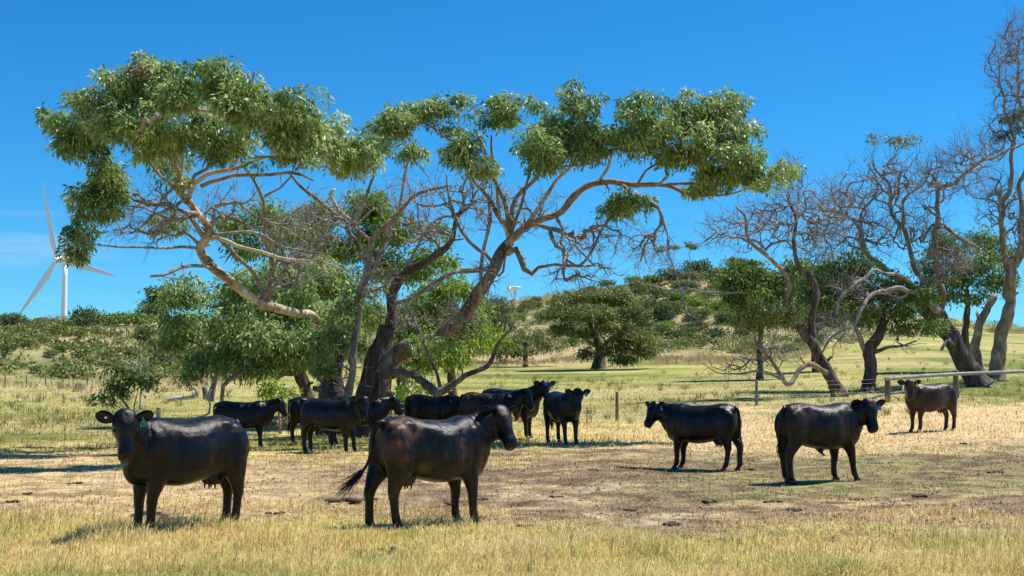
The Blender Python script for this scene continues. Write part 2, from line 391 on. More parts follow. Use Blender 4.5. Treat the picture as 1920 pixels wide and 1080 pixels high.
trunk_mix = bark('grey_brown_bark', (.08, .06, .05), (.28, .22, .17), (.55, .48, .40), 3.5, .92, 1.2, (1, 1, .3), (.38, .54))
def leaf_mat(name, gloss=.38, trans=.28):
    m, t, b = new_mat(name); at = N(t, 'Attribute', attribute_name='tint')
    t.links.new(at.outputs['Color'], b.inputs['Base Color']); b.inputs['Roughness'].default_value = gloss; b.inputs['Specular IOR Level'].default_value = .5
    hs = N(t, 'HueSaturation', Saturation=1.15, Value=1.5); t.links.new(at.outputs['Color'], hs.inputs['Color'])
    tr = N(t, 'BsdfTranslucent'); t.links.new(hs.outputs[0], tr.inputs[0]); ms = N(t, 'MixShader'); ms.inputs[0].default_value = trans
    t.links.new(b.outputs[0], ms.inputs[1]); t.links.new(tr.outputs[0], ms.inputs[2]); t.links.new(ms.outputs[0], t.nodes['Material Output'].inputs[0])
    return m
leaf_gum = leaf_mat('gum_leaves', .46, .36); leaf_bush = leaf_mat('bush_leaves', .55, .36); leaf_scrub = leaf_mat('scrub_leaves', .7, .2)

def leaves(C, R, nper, L, Wd, cols, mat, name='foliage', droop=1.0, seed=0, fill=.55, flat=.8):
    """nper leaves around each cluster centre C (n,3) with radius R (n)"""
    g = np.random.default_rng(seed + 77); C = np.asarray(C); R = np.asarray(R); n = len(C) * nper
    c = np.repeat(C, nper, 0); r = np.repeat(R, nper)
    u = g.normal(size=(n, 3)); u[:, 2] = u[:, 2] * .8 + .25; u /= np.linalg.norm(u, axis=1)[:, None]
    rad = (fill + (1 - fill) * g.random(n) ** .7) * r
    p = c + u * rad[:, None] * np.array([1, 1, flat])
    ax = u * .55 + g.normal(0, .42, (n, 3)); ax[:, 2] -= droop; ax /= np.linalg.norm(ax, axis=1)[:, None]
    w = np.cross(ax, u * .6 + g.normal(0, .7, (n, 3))); w /= np.linalg.norm(w, axis=1)[:, None] + 1e-6
    l = L * (.6 + .7 * g.random(n))[:, None]; wd = Wd * (.7 + .6 * g.random(n))[:, None] * .5
    V = np.stack([p, p + ax * l * .4 + w * wd, p + ax * l, p + ax * l * .4 - w * wd], 1).reshape(-1, 3)
    I = np.arange(n * 4); Cn = np.full(n, 4)
    cols = np.asarray(cols); ct = np.repeat(g.random(len(C)), nper); k = np.clip(ct * .7 + g.random(n) * .5 - .1, 0, .999) * (len(cols) - 1)
    i = k.astype(int); f = (k - i)[:, None]; col = cols[i] * (1 - f) + cols[i + 1] * f
    col = col * (.75 + .5 * g.random(n))[:, None]
    col[g.random(n) < .012] = (.30, .16, .05)
    return mesh_np(name, V, I, Cn, mat, np.clip(np.repeat(col, 4, 0), .004, .8), False)

DF = 2.9
def clusters(blobs, dens, rc, dz=None, seed=0, top=.35):
    """blobs (px,py,d,rx,ry[,rd]) in photo pixels -> cluster centres and radii in metres"""
    g = np.random.default_rng(seed); C = []; R = []
    for b in blobs:
        px, py, d, rx, ry = b[:5]; c = np.array(P(px, py, d)); s = d / F; ax, az = rx * s, ry * s
        ay = b[5] if len(b) > 5 else (ax * .5 + az * .6)
        n = max(4, int(dens * DF * (ax * ay * az) ** (2 / 3) * 4))
        u = g.normal(size=(n, 3)); u /= np.linalg.norm(u, axis=1)[:, None]
        low = u[:, 2] < -.2; u[low, 2] *= top
        q = g.random(n) ** (1 / 2.2)
        q = np.where(g.random(n) < .16, q * 1.28, q)
        C.append(c + u * q[:, None] * np.array([ax, ay, az])); R.append(rc * (.5 + 1.0 * g.random(n) ** 1.3))
    return np.concatenate(C), np.concatenate(R)

class Skel:
    """branch skeleton: explicit limbs plus branches grown greedily to target points"""
    def __init__(s, seed=0):
        s.p = []; s.dir = []; s.par = []; s.r = []; s.chains = []; s.wig = .11; s.g = np.random.default_rng(seed)
    def limb(s, pts, step=.25, wob=.04):
        """pts rows (x,y,z,r)"""
        c = cr(np.array(pts, float), step); n = len(c)
        w = s.g.normal(0, 1, (n, 3)); 
        for _ in range(2): w[1:-1] = (w[:-2] + w[1:-1] * 2 + w[2:]) / 4
        tt = np.arange(n)[:, None] * step; ph = s.g.random((3, 3)) * 6.28; w2 = sum(np.sin(tt * f_ + ph[k_][None]) * a_ for k_, (f_, a_) in enumerate(((1.5, .5), (2.9, .4), (5.3, .25))))
        env = np.minimum(1, np.linspace(.0, 1, n)[:, None] * 4)
        c[:, :3] += (w * (c[:, 3:4] * .35 + .02) + w2 * s.wig * np.clip(1 - c[:, 3:4] * 3, .15, 1)) * env
        b0 = len(s.p); t = np.gradient(c[:, :3], axis=0); t /= np.linalg.norm(t, axis=1)[:, None] + 1e-9
        for i in range(n):
            s.p.append(c[i, :3]); s.dir.append(t[i]); s.par.append(b0 + i - 1 if i else -1); s.r.append(c[i, 3])
        return c
    def grow(s, T, tip=.006, step=.3, wob=.10, pexp=.45, cap=.6, ang=1.1, maxlen=99, sag=0., skip=0):
        P0 = np.array(s.p); D0 = np.array(s.dir); n0 = len(P0)
        cap_n = n0 + len(T) * 40; PP = np.zeros((cap_n, 3)); DV = np.zeros((cap_n, 3)); PP[:n0] = P0; DV[:n0] = D0; n = n0
        par = list(s.par); chains = []
        d0 = np.array([np.min(np.linalg.norm(P0 - t, axis=1)) for t in T]); order = np.argsort(d0)
        exp = np.array(s.r); ok = np.ones(cap_n, bool); ok[:n0] = True
        for ti in order:
            t = T[ti]; v = t - PP[:n]; dist = np.linalg.norm(v, axis=1) + 1e-6
            cosv = (v * DV[:n]).sum(1) / dist
            cost = dist * (1 + ang * (1 - cosv)) ; j = int(np.argmin(cost))
            L = dist[j]
            if L > maxlen: continue
            k = max(2, min(38, int(L / step) + 1)); q = np.linspace(0, 1, k + 1)[1:, None]
            h = PP[j] + DV[j] * L * .38; b2 = t * 1.0; h2 = t - v[j] / L * L * .3 + np.array([0, 0, -sag * L])
            pts = (1 - q) ** 3 * PP[j] + 3 * (1 - q) ** 2 * q * h + 3 * (1 - q) * q * q * h2 + q ** 3 * b2
            w = s.g.normal(0, wob * min(L, 1.2) * .5, (k, 3)); w[-1] *= .3
            pts = pts + w * np.sin(q * math.pi * .8 + .3)
            idx = [j]
            for a in range(k):
                PP[n] = pts[a]; pr = pts[a] - (pts[a - 1] if a else PP[j]); DV[n] = pr / (np.linalg.norm(pr) + 1e-9); par.append(idx[-1]); idx.append(n); n += 1
            chains.append(idx)
        cnt = np.zeros(n); 
        for ch in chains: cnt[ch[-1]] += 1
        for i in range(n - 1, -1, -1):
            if par[i] >= 0: cnt[par[i]] += cnt[i]
        r = tip * np.maximum(cnt, 1) ** pexp
        for i in range(n0, n):
            pr = r[par[i]] if par[i] >= n0 else exp[par[i]] * cap + tip * .3
            r[i] = min(r[i], pr)
        s.P = PP[:n]; s.R = r; s.grown = chains; s.n0 = n0; s.cnt = cnt
        return s
    def mesh(s, name, mat, kmin=3, tipf=.6, extra=None):
        m = MB()
        for ch in s.grown:
            pts = s.P[ch]; rr = s.R[ch].copy(); rr[0] = rr[1]; rr[-1] *= tipf
            k = 3 if rr.max() < .012 else (4 if rr.max() < .03 else 6)
            m.tube(pts, rr, max(k, kmin))
        if extra is not None:
            for pts, rr in extra: m.tube(pts, rr, 3)
        return m.mesh(name, mat)
    def sprays(s, n_per, length, r, spread=.7, up=.3, minnode=None, prob=1.0):
        """fine bare twigs leaving the grown branches"""
        out = []
        for ch in s.grown:
            for a in range(1, len(ch)):
                if s.R[ch[a]] > r * 5 or s.g.random() > prob: continue
                d = s.P[ch[a]] - s.P[ch[a - 1]]; d /= np.linalg.norm(d) + 1e-9
                for _ in range(n_per):
                    v = d + s.g.normal(0, spread, 3) + np.array([0, 0, up]); v /= np.linalg.norm(v); l = length * (.4 + .8 * s.g.random())
                    m_ = s.P[ch[a]] + v * l * .5 + s.g.normal(0, .07 * l, 3); e = s.P[ch[a]] + v * l + s.g.normal(0, .12 * l, 3) + np.array([0, 0, .1 * l])
                    out.append((np.array([s.P[ch[a]], m_, e]), np.array([r, r * .8, r * .45])))
        return out
def PX(rows, d0=None):
    """rows (px,py,d,rpx) -> (x,y,z,r)"""
    out = []
    for r in rows:
        p = P(r[0], r[1], r[2]); out.append((p.x, p.y, p.z, r[3] * r[2] / F))
    return out

def tree(name, label, base, limbs_, blobs, dens=3.0, rc=.35, nper=40, L=.15, Wd=.045, cols=None, lmat=None, bmat=None, trunkmat=None, seed=1, group=None,
         bare=None, tip=.006, targ=.35, droop=.75, spray=None, cat='tree', step=.3, wob=.1, nlimb_parts=True, flute=.06, trunk_n=1, mats=None, ang=1.1, top=.35, sag=0, lk=1.0, gap=.30):
    limbs = [limbs_[i] if i < trunk_n else [(a_, b_, c_, d_ * lk) for a_, b_, c_, d_ in limbs_[i]] for i in range(len(limbs_))]
    root = empty(name, base, 0, label, cat, group); sk = Skel(seed)
    inv = np.array([base[0], base[1], base[2]])
    for i, rows in enumerate(limbs):
        rs = .80 if i < trunk_n else (.58 if len(rows) > 4 else .52)
        sk.wig = .0 if i < trunk_n else .10 * rows[0][2] / 35
        c = sk.limb([(a_, b_, c_, r_ * rs) for a_, b_, c_, r_ in PX(rows)]); m = MB(); big = c[:, 3].max()
        k = 18 if big > .3 else (14 if big > .12 else 8)
        c2 = cr(c, .12) if big > .12 else c
        if i < trunk_n:
            c2 = c2.copy(); hgt = c2[:, 2] - c2[0, 2]; c2[:, 3] *= 1 + .45 * np.exp(-hgt / .35)
        c2[:, :3] -= inv
        if big > .045:
            for _ in range(2 + int(len(c2) * .10)):
                q_ = int(sk.g.integers(2, max(3, len(c2) - 1))); r_ = c2[q_, 3] * .32; v_ = sk.g.normal(0, 1, 3); v_[2] += .6; v_ /= np.linalg.norm(v_); l_ = .08 + .22 * sk.g.random() + c2[q_, 3]
                m.tube([c2[q_, :3], c2[q_, :3] + v_ * l_ * .6, c2[q_, :3] + v_ * l_ + np.array([0, 0, .03])], [r_ * 1.3, r_ * .9, r_ * .55], 6)
        m.tube(c2[:, :3], c2[:, 3], k, lump=.34 if big > .12 else .22, seed=seed + i * 1.7, flute=flute if i < trunk_n else .02)
        mt_ = (mats[i] if mats and i < len(mats) and mats[i] else (trunkmat if i < trunk_n else bmat))
        m.build('trunk' if i < trunk_n else 'limb', mt_ or bmat, root)
    T = []
    if blobs:
        C, R = clusters(blobs, dens * 1.15, rc, seed=seed, top=top)
        cs = 1.0 / (rc * 3.4); kp = fbm(C[:, 0] * cs + C[:, 1] * cs * .6, C[:, 2] * cs * 1.2 - C[:, 1] * cs * .5, seed, 3) > gap; C, R = C[kp], R[kp]
        fm = leaves(C - inv, R, nper, L, Wd, cols, lmat, droop=droop, seed=seed); link('foliage', fm, root)['kind'] = 'stuff'
        g = np.random.default_rng(seed); T.append(C[g.random(len(C)) < targ] - np.array([0, 0, rc * .3]))
    if bare:
        C, R = clusters(bare[0], bare[1] * 1.5, .3, seed=seed + 5, top=1.0); T.append(C)
    if T:
        T = np.concatenate(T); sk.grow(T, tip=tip, step=step, wob=wob, ang=ang, sag=sag, pexp=.52 if bare else .47)
        ex = sk.sprays(*spray) if spray else None
        sk.P = sk.P - inv
        if ex: ex = [(a - inv, b_) for a, b_ in ex]
        bo = link('branches', sk.mesh('branches', twig_m, 3, .6, ex), root); bo['kind'] = 'stuff'
    return root

G_GUM = [(.055, .11, .034), (.145, .235, .066), (.29, .38, .125), (.50, .55, .27)]
G_BUSH = [(.06, .12, .020), (.12, .21, .030), (.22, .32, .05), (.34, .42, .085)]
G_DARK = [(.03, .06, .018), (.06, .11, .028), (.11, .17, .042), (.17, .23, .065)]
G_OLIVE = [(.06, .085, .028), (.12, .15, .042), (.20, .225, .06), (.30, .31, .095)]
G_GREY = [(.07, .09, .05), (.11, .14, .075), (.17, .20, .11), (.24, .26, .15)]
G_LIME = [(.08, .13, .02), (.14, .22, .03), (.22, .31, .045), (.32, .38, .07)]

# ------------------------------------------------------------ the big spreading gum tree
L_ = []
base = G(668, 38)
by = 710 + (CAMZ - base.z) / 38 * F
L_.append([(692, by + 8, 38, 44), (692, 770, 38, 38), (694, 735, 38, 36), (702, 700, 38, 35), (714, 668, 38, 27), (724, 635, 38, 18), (732, 605, 38, 12)])            # right trunk
L_.append([(630, by + 8, 38.2, 36), (626, 775, 38.1, 33), (622, 735, 38.1, 30), (628, 700, 38, 20), (634, 660, 38, 15), (628, 620, 38, 12)])                  # left trunk
L_.append([(700, 740, 38, 28), (715, 695, 37.9, 29), (745, 662, 37.6, 25), (795, 645, 37.2, 20), (835, 620, 37, 19), (880, 572, 36.6, 17), (922, 515, 36.2, 15), (958, 448, 36, 13)])
L_.append([(952, 458, 36, 12), (975, 432, 35.8, 9.5), (1010, 412, 35.6, 8.5), (1055, 400, 35.5, 8.5), (1085, 368, 35.3, 9), (1112, 347, 35.2, 8), (1180, 343, 35, 7), (1240, 348, 34.8, 6), (1290, 360, 34.5, 4.5), (1350, 368, 34.3, 3), (1400, 362, 34, 2)])
L_.append([(955, 452, 36, 9), (943, 400, 36, 6), (930, 345, 36, 5.5), (908, 295, 36, 4.5), (895, 250, 36, 3.5)])
L_.append([(957, 445, 36, 7), (975, 380, 35.6, 5), (992, 330, 35.4, 4), (1022, 285, 35, 3.5), (1040, 240, 35, 3)])
L_.append([(952, 474, 36, 12), (968, 466, 35.7, 10), (974, 484, 35.5, 10), (982, 504, 35.4, 10), (998, 514, 35.3, 8), (1010, 503, 35.2, 5.5), (1040, 500, 35, 5), (1085, 500, 34.8, 5), (1115, 452, 34.6, 4.2), (1140, 415, 34.5, 3.5), (1185, 388, 34.5, 2)])
L_.append([(712, 660, 38, 24), (728, 610, 38, 17), (738, 560, 38, 14), (757, 520, 37.8, 12), (800, 490, 37.4, 10), (836, 468, 37, 8.5), (846, 430, 36.8, 6), (852, 400, 36.7, 5), (872, 384, 36.5, 4)])
L_.append([(722, 705, 37.8, 12), (765, 698, 36.8, 11), (795, 712, 36.2, 11), (822, 736, 35.8, 12), (850, 722, 35.7, 9), (872, 702, 35.5, 7.5), (905, 682, 35.2, 6), (930, 650, 35, 5), (958, 622, 34.8, 3)])
L_.append([(826, 728, 35.8, 8), (815, 700, 35.8, 6), (800, 672, 35.8, 5), (790, 640, 35.8, 3)])
L_.append([(652, 775, 37.4, 10), (652, 740, 37.3, 12), (662, 690, 37.1, 10), (664, 630, 37, 9), (672, 560, 36.9, 9.5), (690, 500, 36.8, 8.5), (697, 452, 36.7, 9)])
L_.append([(697, 455, 36.7, 7), (660, 425, 36.4, 6), (625, 392, 36.2, 6), (595, 365, 36, 6), (562, 345, 35.8, 5), (540, 322, 35.5, 3.5)])
L_.append([(697, 452, 36.7, 8), (718, 428, 36.5, 8.5), (742, 402, 36.3, 7.5), (768, 378, 36.1, 6.5), (805, 358, 36, 5), (850, 345, 35.7, 3)])
L_.append([(745, 398, 36.2, 6), (752, 350, 36, 5), (768, 305, 35.8, 4), (785, 262, 35.5, 3)])
L_.append([(628, 640, 38, 12), (600, 600, 37, 10), (572, 588, 36.2, 10), (540, 581, 35.5, 11), (505, 578, 34.9, 11), (470, 560, 34.3, 11), (435, 525, 33.8, 11), (395, 495, 33.4, 11.5), (378, 468, 33.2, 11), (392, 448, 33, 11), (395, 432, 33, 11), (370, 408, 32.7, 9.5), (350, 378, 32.5, 9.5)])
L_.append([(350, 380, 32.5, 8), (328, 355, 32.2, 6), (300, 328, 32, 5.5), (278, 300, 31.8, 6), (262, 275, 31.5, 4.5)])
L_.append([(352, 378, 32.5, 8), (362, 348, 32.2, 8), (388, 333, 32, 7), (425, 320, 31.8, 6.5), (465, 305, 31.6, 5.5), (510, 290, 31.5, 4), (570, 275, 31.3, 2.5)])
L_.append([(345, 368, 32.5, 5), (335, 335, 32.3, 4.5), (338, 300, 32.1, 4), (345, 262, 32, 4), (340, 225, 32, 3)])
L_.append([(398, 440, 33, 7), (440, 440, 33, 5.5), (490, 446, 33.2, 5), (530, 462, 33.4, 4.5), (570, 472, 33.6, 4), (610, 482, 33.8, 2)])
L_.append([(382, 468, 33.2, 6), (340, 464, 32.8, 4.5), (290, 467, 32.4, 4), (240, 470, 32, 3.2), (200, 458, 31.6, 2.2), (165, 452, 31.4, 1.5)])
L_.append([(420, 515, 33.6, 8), (385, 500, 33, 6), (345, 503, 32.4, 6), (310, 513, 32, 5.5), (283, 516, 31.8, 4.5)])
L_.append([(345, 503, 32.4, 4), (330, 525, 32, 4), (300, 520, 31.8, 2.5), (325, 540, 31.9, 2)])
L_.append([(500, 580, 34.9, 11), (497, 560, 34.6, 9), (506, 520, 34.4, 8), (505, 455, 34.2, 7.5), (500, 400, 34, 7), (488, 362, 33.8, 6), (462, 330, 33.5, 4.5), (435, 300, 33.2, 3.5)])
L_.append([(496, 368, 33.8, 5), (525, 352, 33.8, 4), (548, 330, 33.8, 3.5), (560, 300, 33.6, 3)])
L_.append([(500, 560, 34.6, 7), (478, 520, 34.2, 6.5), (450, 490, 33.9, 6), (425, 460, 33.6, 5.5), (405, 440, 33.2, 5)])
L_.append([(760, 508, 37.8, 6), (790, 440, 37.4, 4), (830, 410, 37, 3.5), (868, 395, 36.6, 5), (868, 360, 36.3, 4), (880, 330, 36, 3)])
L_.append([(1118, 347, 35.2, 5), (1135, 320, 35.2, 6), (1152, 290, 35, 5), (1165, 262, 35, 3)])
L_.append([(1195, 345, 35, 5), (1205, 318, 35, 5), (1232, 298, 35, 4), (1262, 280, 35, 3)])
L_.append([(950, 470, 36, 4), (930, 520, 35.7, 4), (900, 505, 35.4, 3.5), (865, 508, 35.2, 4), (838, 520, 35, 3), (815, 545, 35, 3)])
for r_ in [
 [(377, 349, 32.2, 6), (408, 338, 32, 6), (435, 330, 31.8, 5.5), (487, 328, 31.7, 5), (545, 322, 31.6, 4), (585, 336, 31.5, 2.5)],
 [(350, 378, 32.5, 7), (333, 338, 32.2, 6), (327, 301, 32, 5), (343, 275, 31.8, 4.5), (345, 233, 31.5, 3)],
 [(429, 322, 31.8, 6), (440, 300, 31.6, 5.5), (430, 275, 31.4, 5), (438, 240, 31.2, 3)],
 [(656, 412, 36.4, 6), (635, 400, 36.2, 5.5), (619, 362, 36, 6), (629, 350, 36, 4)],
 [(661, 425, 36.4, 5.5), (672, 395, 36.2, 5), (687, 370, 36, 4.5), (698, 328, 35.7, 3.5), (705, 290, 35.4, 2)],
 [(956, 438, 36, 8), (935, 396, 36, 7), (903, 354, 36, 6), (882, 328, 35.6, 4.5), (868, 300, 35.2, 3)],
 [(956, 432, 36, 8), (950, 375, 36, 7), (929, 333, 35.8, 6), (924, 296, 35.5, 4), (925, 250, 35.2, 2.5)],
 [(958, 432, 36, 8), (966, 370, 35.8, 6.5), (998, 333, 35.5, 5.5), (1014, 306, 35.2, 4), (1030, 270, 35, 2.5)],
 [(982, 428, 35.8, 7), (1014, 385, 35.6, 6), (1040, 343, 35.4, 5), (1075, 310, 35.2, 4), (1100, 280, 35, 2.5)],
 [(929, 500, 36.2, 6), (893, 464, 36, 5), (861, 417, 35.8, 4.5), (845, 370, 35.6, 3.5), (835, 330, 35.4, 2)],
 [(903, 545, 36.4, 6), (900, 475, 36.2, 5.5), (922, 417, 36, 5.5), (914, 370, 35.8, 4.5), (893, 343, 35.6, 3)],
 [(382, 446, 33, 7), (350, 405, 32.7, 5.5), (325, 388, 32.5, 5), (287, 378, 32.2, 5), (250, 370, 32, 4), (224, 338, 31.7, 2.5)],
 [(395, 445, 33, 6), (430, 452, 32.6, 5.5), (487, 470, 32.3, 5), (566, 496, 32, 4), (608, 496, 32, 2.5), (640, 505, 32, 1.5)],
 [(366, 405, 32.7, 5), (340, 415, 32.5, 4.5), (314, 412, 32.3, 4), (272, 391, 32, 3), (235, 385, 31.8, 2)],
 [(500, 560, 34.7, 6), (530, 500, 34.5, 5), (522, 455, 34.4, 4), (545, 410, 34.2, 3.5), (575, 385, 34, 2.5)],
 [(842, 440, 36.8, 5), (800, 430, 36.5, 4.5), (765, 455, 36.3, 4), (735, 440, 36, 3), (712, 470, 36, 2)],
 [(735, 570, 38, 7), (765, 560, 37.6, 6), (800, 540, 37.2, 6), (850, 512, 36.9, 5.5), (905, 508, 36.6, 4)],
 [(1040, 402, 35.5, 5), (1052, 430, 35.3, 4.5), (1048, 460, 35.1, 4), (1065, 480, 35, 3), (1060, 500, 35, 2)],
 [(1240, 348, 34.8, 5), (1280, 340, 34.5, 4.5), (1330, 352, 34.2, 4), (1380, 345, 34, 3), (1430, 330, 33.8, 2)]]: L_.append([(a_, b_, c_, d_ * 1.15) for a_, b_, c_, d_ in r_])
for k_ in (2, 3, 7, 8, 10, 14): L_[k_] = [(a_, b_, c_, r_ * 1.25) for a_, b_, c_, r_ in L_[k_]]
gum_blobs = [(800, 660, 36.4, 32, 28), (782, 692, 36.4, 24, 18), (835, 655, 36.3, 20, 14), (612, 642, 36.8, 32, 38), (598, 690, 36.8, 28, 20), (640, 565, 36.8, 24, 28), (655, 620, 37.5, 18, 30),
             (700, 275, 33, 28, 22), (745, 225, 33.5, 35, 24), (95, 232, 31.5, 42, 22), (150, 250, 31, 55, 42), (165, 195, 30.5, 38, 28), (120, 275, 31, 25, 22), (235, 170, 30.5, 50, 45), (285, 150, 30.5, 45, 38), (250, 240, 30, 75, 50), (190, 320, 31.5, 60, 45), (160, 370, 31.5, 35, 28), (215, 360, 31.5, 45, 30),
             (335, 190, 30, 60, 60), (335, 185, 27, 42, 34), (400, 150, 26.8, 46, 40), (445, 185, 26.5, 62, 50), (510, 215, 26.5, 66, 50), (565, 240, 27, 60, 50), (610, 265, 30, 50, 45), (660, 295, 30.5, 42, 36), (690, 300, 30.5, 20, 28), (230, 330, 31.5, 50, 20), (300, 280, 31, 50, 22), (400, 290, 31, 45, 16), (500, 300, 31, 55, 16), (330, 340, 32, 30, 10), (380, 250, 31, 60, 38), (470, 265, 31, 65, 40), (555, 290, 31.5, 60, 30), (640, 320, 31, 30, 15),
             (182, 408, 31.5, 38, 20), (150, 445, 31, 36, 18), (140, 472, 31, 24, 22), (310, 300, 33, 50, 25), (330, 420, 34, 45, 18),
             (725, 240, 34, 38, 26), (775, 215, 34, 38, 28), (830, 205, 34, 45, 30), (880, 235, 34, 48, 45), (900, 185, 34, 45, 28), (945, 215, 34.5, 35, 35), (870, 295, 34, 42, 30), (915, 320, 35, 28, 18), (765, 290, 35, 35, 16),
             (1040, 190, 34, 48, 38), (1085, 200, 34, 50, 42), (1120, 235, 34, 45, 40), (1000, 275, 33, 50, 36), (1050, 255, 34, 50, 40), (1020, 310, 33.5, 35, 22), (1100, 280, 34, 45, 30),
             (1180, 215, 34, 50, 35), (1185, 260, 34, 60, 38), (1260, 190, 34, 55, 30), (1230, 240, 33.5, 50, 38), (1300, 215, 34, 50, 40), (1365, 200, 34, 38, 28), (1385, 245, 34, 36, 38), (1330, 270, 33.5, 60, 42), (1270, 290, 34, 45, 26), (1395, 300, 33.5, 38, 28),
             (1180, 378, 34.5, 55, 18), (1235, 385, 34.5, 25, 15), (1150, 395, 34.5, 35, 14), (1430, 335, 33.5, 42, 20), (1350, 330, 34, 55, 22), (1475, 325, 33.5, 26, 10), (1320, 355, 34.5, 40, 14)]
mats_g = [rough_bark, rough_bark, trunk_mix, tan_bark, pale_bark, tan_bark, tan_bark, rough_bark, trunk_mix, trunk_mix, grey_bark, tan_bark, tan_bark, pale_bark, pale_bark, pale_bark, pale_bark, pale_bark, grey_bark, grey_bark, grey_bark, grey_bark, tan_bark, tan_bark, tan_bark, grey_bark, pale_bark, tan_bark, grey_bark, tan_bark, pale_bark, pale_bark, pale_bark, grey_bark, tan_bark, tan_bark, tan_bark, pale_bark, tan_bark, grey_bark, tan_bark, pale_bark, grey_bark, grey_bark, tan_bark, grey_bark, grey_bark, grey_bark, tan_bark]
bare_g = [(640, 690, 37.2, 45, 45), (760, 600, 37, 45, 45), (560, 500, 34.5, 60, 50), (700, 520, 36.8, 50, 50), (860, 600, 36.5, 50, 40), (780, 400, 36.5, 90, 70), (900, 380, 36, 60, 60), (1000, 400, 35.5, 60, 50), (1120, 460, 34.8, 110, 45), (1090, 520, 34.6, 80, 25), (1220, 470, 34.5, 50, 40), (620, 420, 36, 70, 60), (430, 390, 33.5, 70, 40), (280, 420, 32, 90, 50), (560, 440, 34, 90, 50), (910, 520, 35.5, 30, 45), (300, 370, 32, 60, 40)]
for k_, r_ in enumerate([0]): pass
tree('gum_tree', 'huge spreading gum tree with pale twisting limbs over the cattle in the middle', base, L_, gum_blobs, 7.0, .29, 76, .165, .046, G_GUM, leaf_gum, tan_bark, rough_bark, 3, droop=.8, top=.8, gap=.405,
     bare=(bare_g, 8.0), tip=.0085, targ=.16, trunk_n=2, mats=mats_g, flute=.09, spray=(2, .55, .0065, .7, .2, None, .5))

_gt = [o for o in bpy.data.objects if o.name == 'gum_tree'][0]
C_, R_ = clusters([(262, 132, 30, 20, 14)], 9, .2, seed=91)
link('dead_leaves', leaves(C_ - np.array(_gt.location), R_, 34, .13, .03, np.array([(.30, .15, .08), (.45, .26, .15)]), leaf_gum, 'dead_leaves', .6, 91), _gt)['kind'] = 'stuff'
# ------------------------------------------------------------ bushy trees behind and under it
b1 = G(560, 44)
def yb(px, d): g = G(px, d); return 710 + (CAMZ - g.z) / d * F
tree('bushy_tree', 'dense leafy tree filling the space under the left limbs of the huge gum', b1,
     [[(575, yb(575, 44) + 4, 44, 20), (570, 740, 44, 15), (560, 690, 44, 13), (555, 620, 44, 9), (560, 540, 44, 5)],
      [(560, 700, 44, 10), (520, 700, 42.5, 8), (480, 694, 41, 8), (440, 705, 40, 8), (417, 730, 39.5, 7), (420, 765, 39.3, 6), (424, 800, 39.3, 5)],
      [(560, 690, 44, 8), (480, 672, 43, 6), (400, 680, 42, 5), (350, 672, 41.5, 3.5), (312, 655, 41, 2.5), (270, 660, 41, 1.2)]],
     [(345, 555, 42, 45, 35), (350, 600, 42, 55, 45), (330, 640, 42.5, 35, 30), (410, 560, 42, 60, 48), (430, 620, 41, 70, 50), (490, 540, 42, 60, 40), (560, 520, 43, 70, 45), (540, 580, 41.5, 75, 45), (520, 640, 40.5, 90, 45), (620, 540, 43.5, 60, 50), (610, 610, 41.5, 60, 50), (400, 680, 41.5, 50, 28), (470, 690, 41, 60, 25), (570, 680, 41, 60, 25), (365, 705, 41, 22, 18),
      (690, 590, 43, 45, 50), (640, 650, 42.5, 45, 30)],
     5.2, .42, 54, .20, .058, G_GUM, leaf_gum, tan_bark, rough_bark, 8, tip=.009, targ=.2)
b2 = G(760, 48)
tree('bushy_tree', 'taller green tree standing behind the huge gum, its crown seen between the limbs', b2,
     [[(752, yb(752, 48) + 4, 48, 14), (755, 700, 48, 12), (745, 600, 48, 10), (720, 520, 48, 8), (690, 440, 48, 5)], [(745, 600, 48, 8), (790, 530, 48, 6), (798, 470, 48, 4)]],
     [(440, 430, 47, 40, 22), (500, 410, 47, 50, 32), (560, 440, 47, 55, 40), (480, 470, 47, 60, 30), (620, 410, 47.5, 50, 40), (680, 400, 48, 50, 38), (640, 470, 48, 60, 45), (720, 440, 48, 60, 38), (790, 440, 48, 50, 30), (815, 490, 48, 38, 28), (740, 510, 48, 60, 40), (690, 380, 48, 40, 22)],
     4.2, .46, 46, .21, .065, G_BUSH, leaf_bush, grey_bark, rough_bark, 9, tip=.010, targ=.22)
b3 = G(870, 46)
tree('bushy_tree', 'leafy green tree behind the thick right limb of the huge gum', b3,
     [[(850, yb(850, 46) + 4, 46, 12), (850, 720, 46, 10), (845, 650, 46, 8), (850, 590, 46, 5)]],
     [(800, 570, 45, 50, 40), (850, 545, 45, 45, 38), (800, 620, 44.5, 55, 40), (870, 600, 45, 45, 45), (900, 640, 45, 45, 35), (840, 670, 44, 55, 30), (770, 640, 45, 30, 45), (780, 690, 45, 35, 18), (900, 580, 46, 25, 30)],
     4.0, .42, 46, .20, .060, G_BUSH, leaf_bush, tan_bark, rough_bark, 10, tip=.009, targ=.22)
b4 = G(800, 40)
tree('low_bush', 'leafy low growth beside the base of the thick dark trunk', b4, [[(790, yb(790, 40), 40, 3), (780, 760, 40, 2.5), (775, 735, 40, 2)]],
     [(790, 735, 40, 40, 18), (745, 735, 40.5, 25, 25), (760, 700, 40.5, 30, 18)], 3.2, .3, 40, .16, .05, G_BUSH, leaf_bush, tan_bark, tan_bark, 12, tip=.006, targ=.3, cat='bush')
b5 = G(520, 38.5)
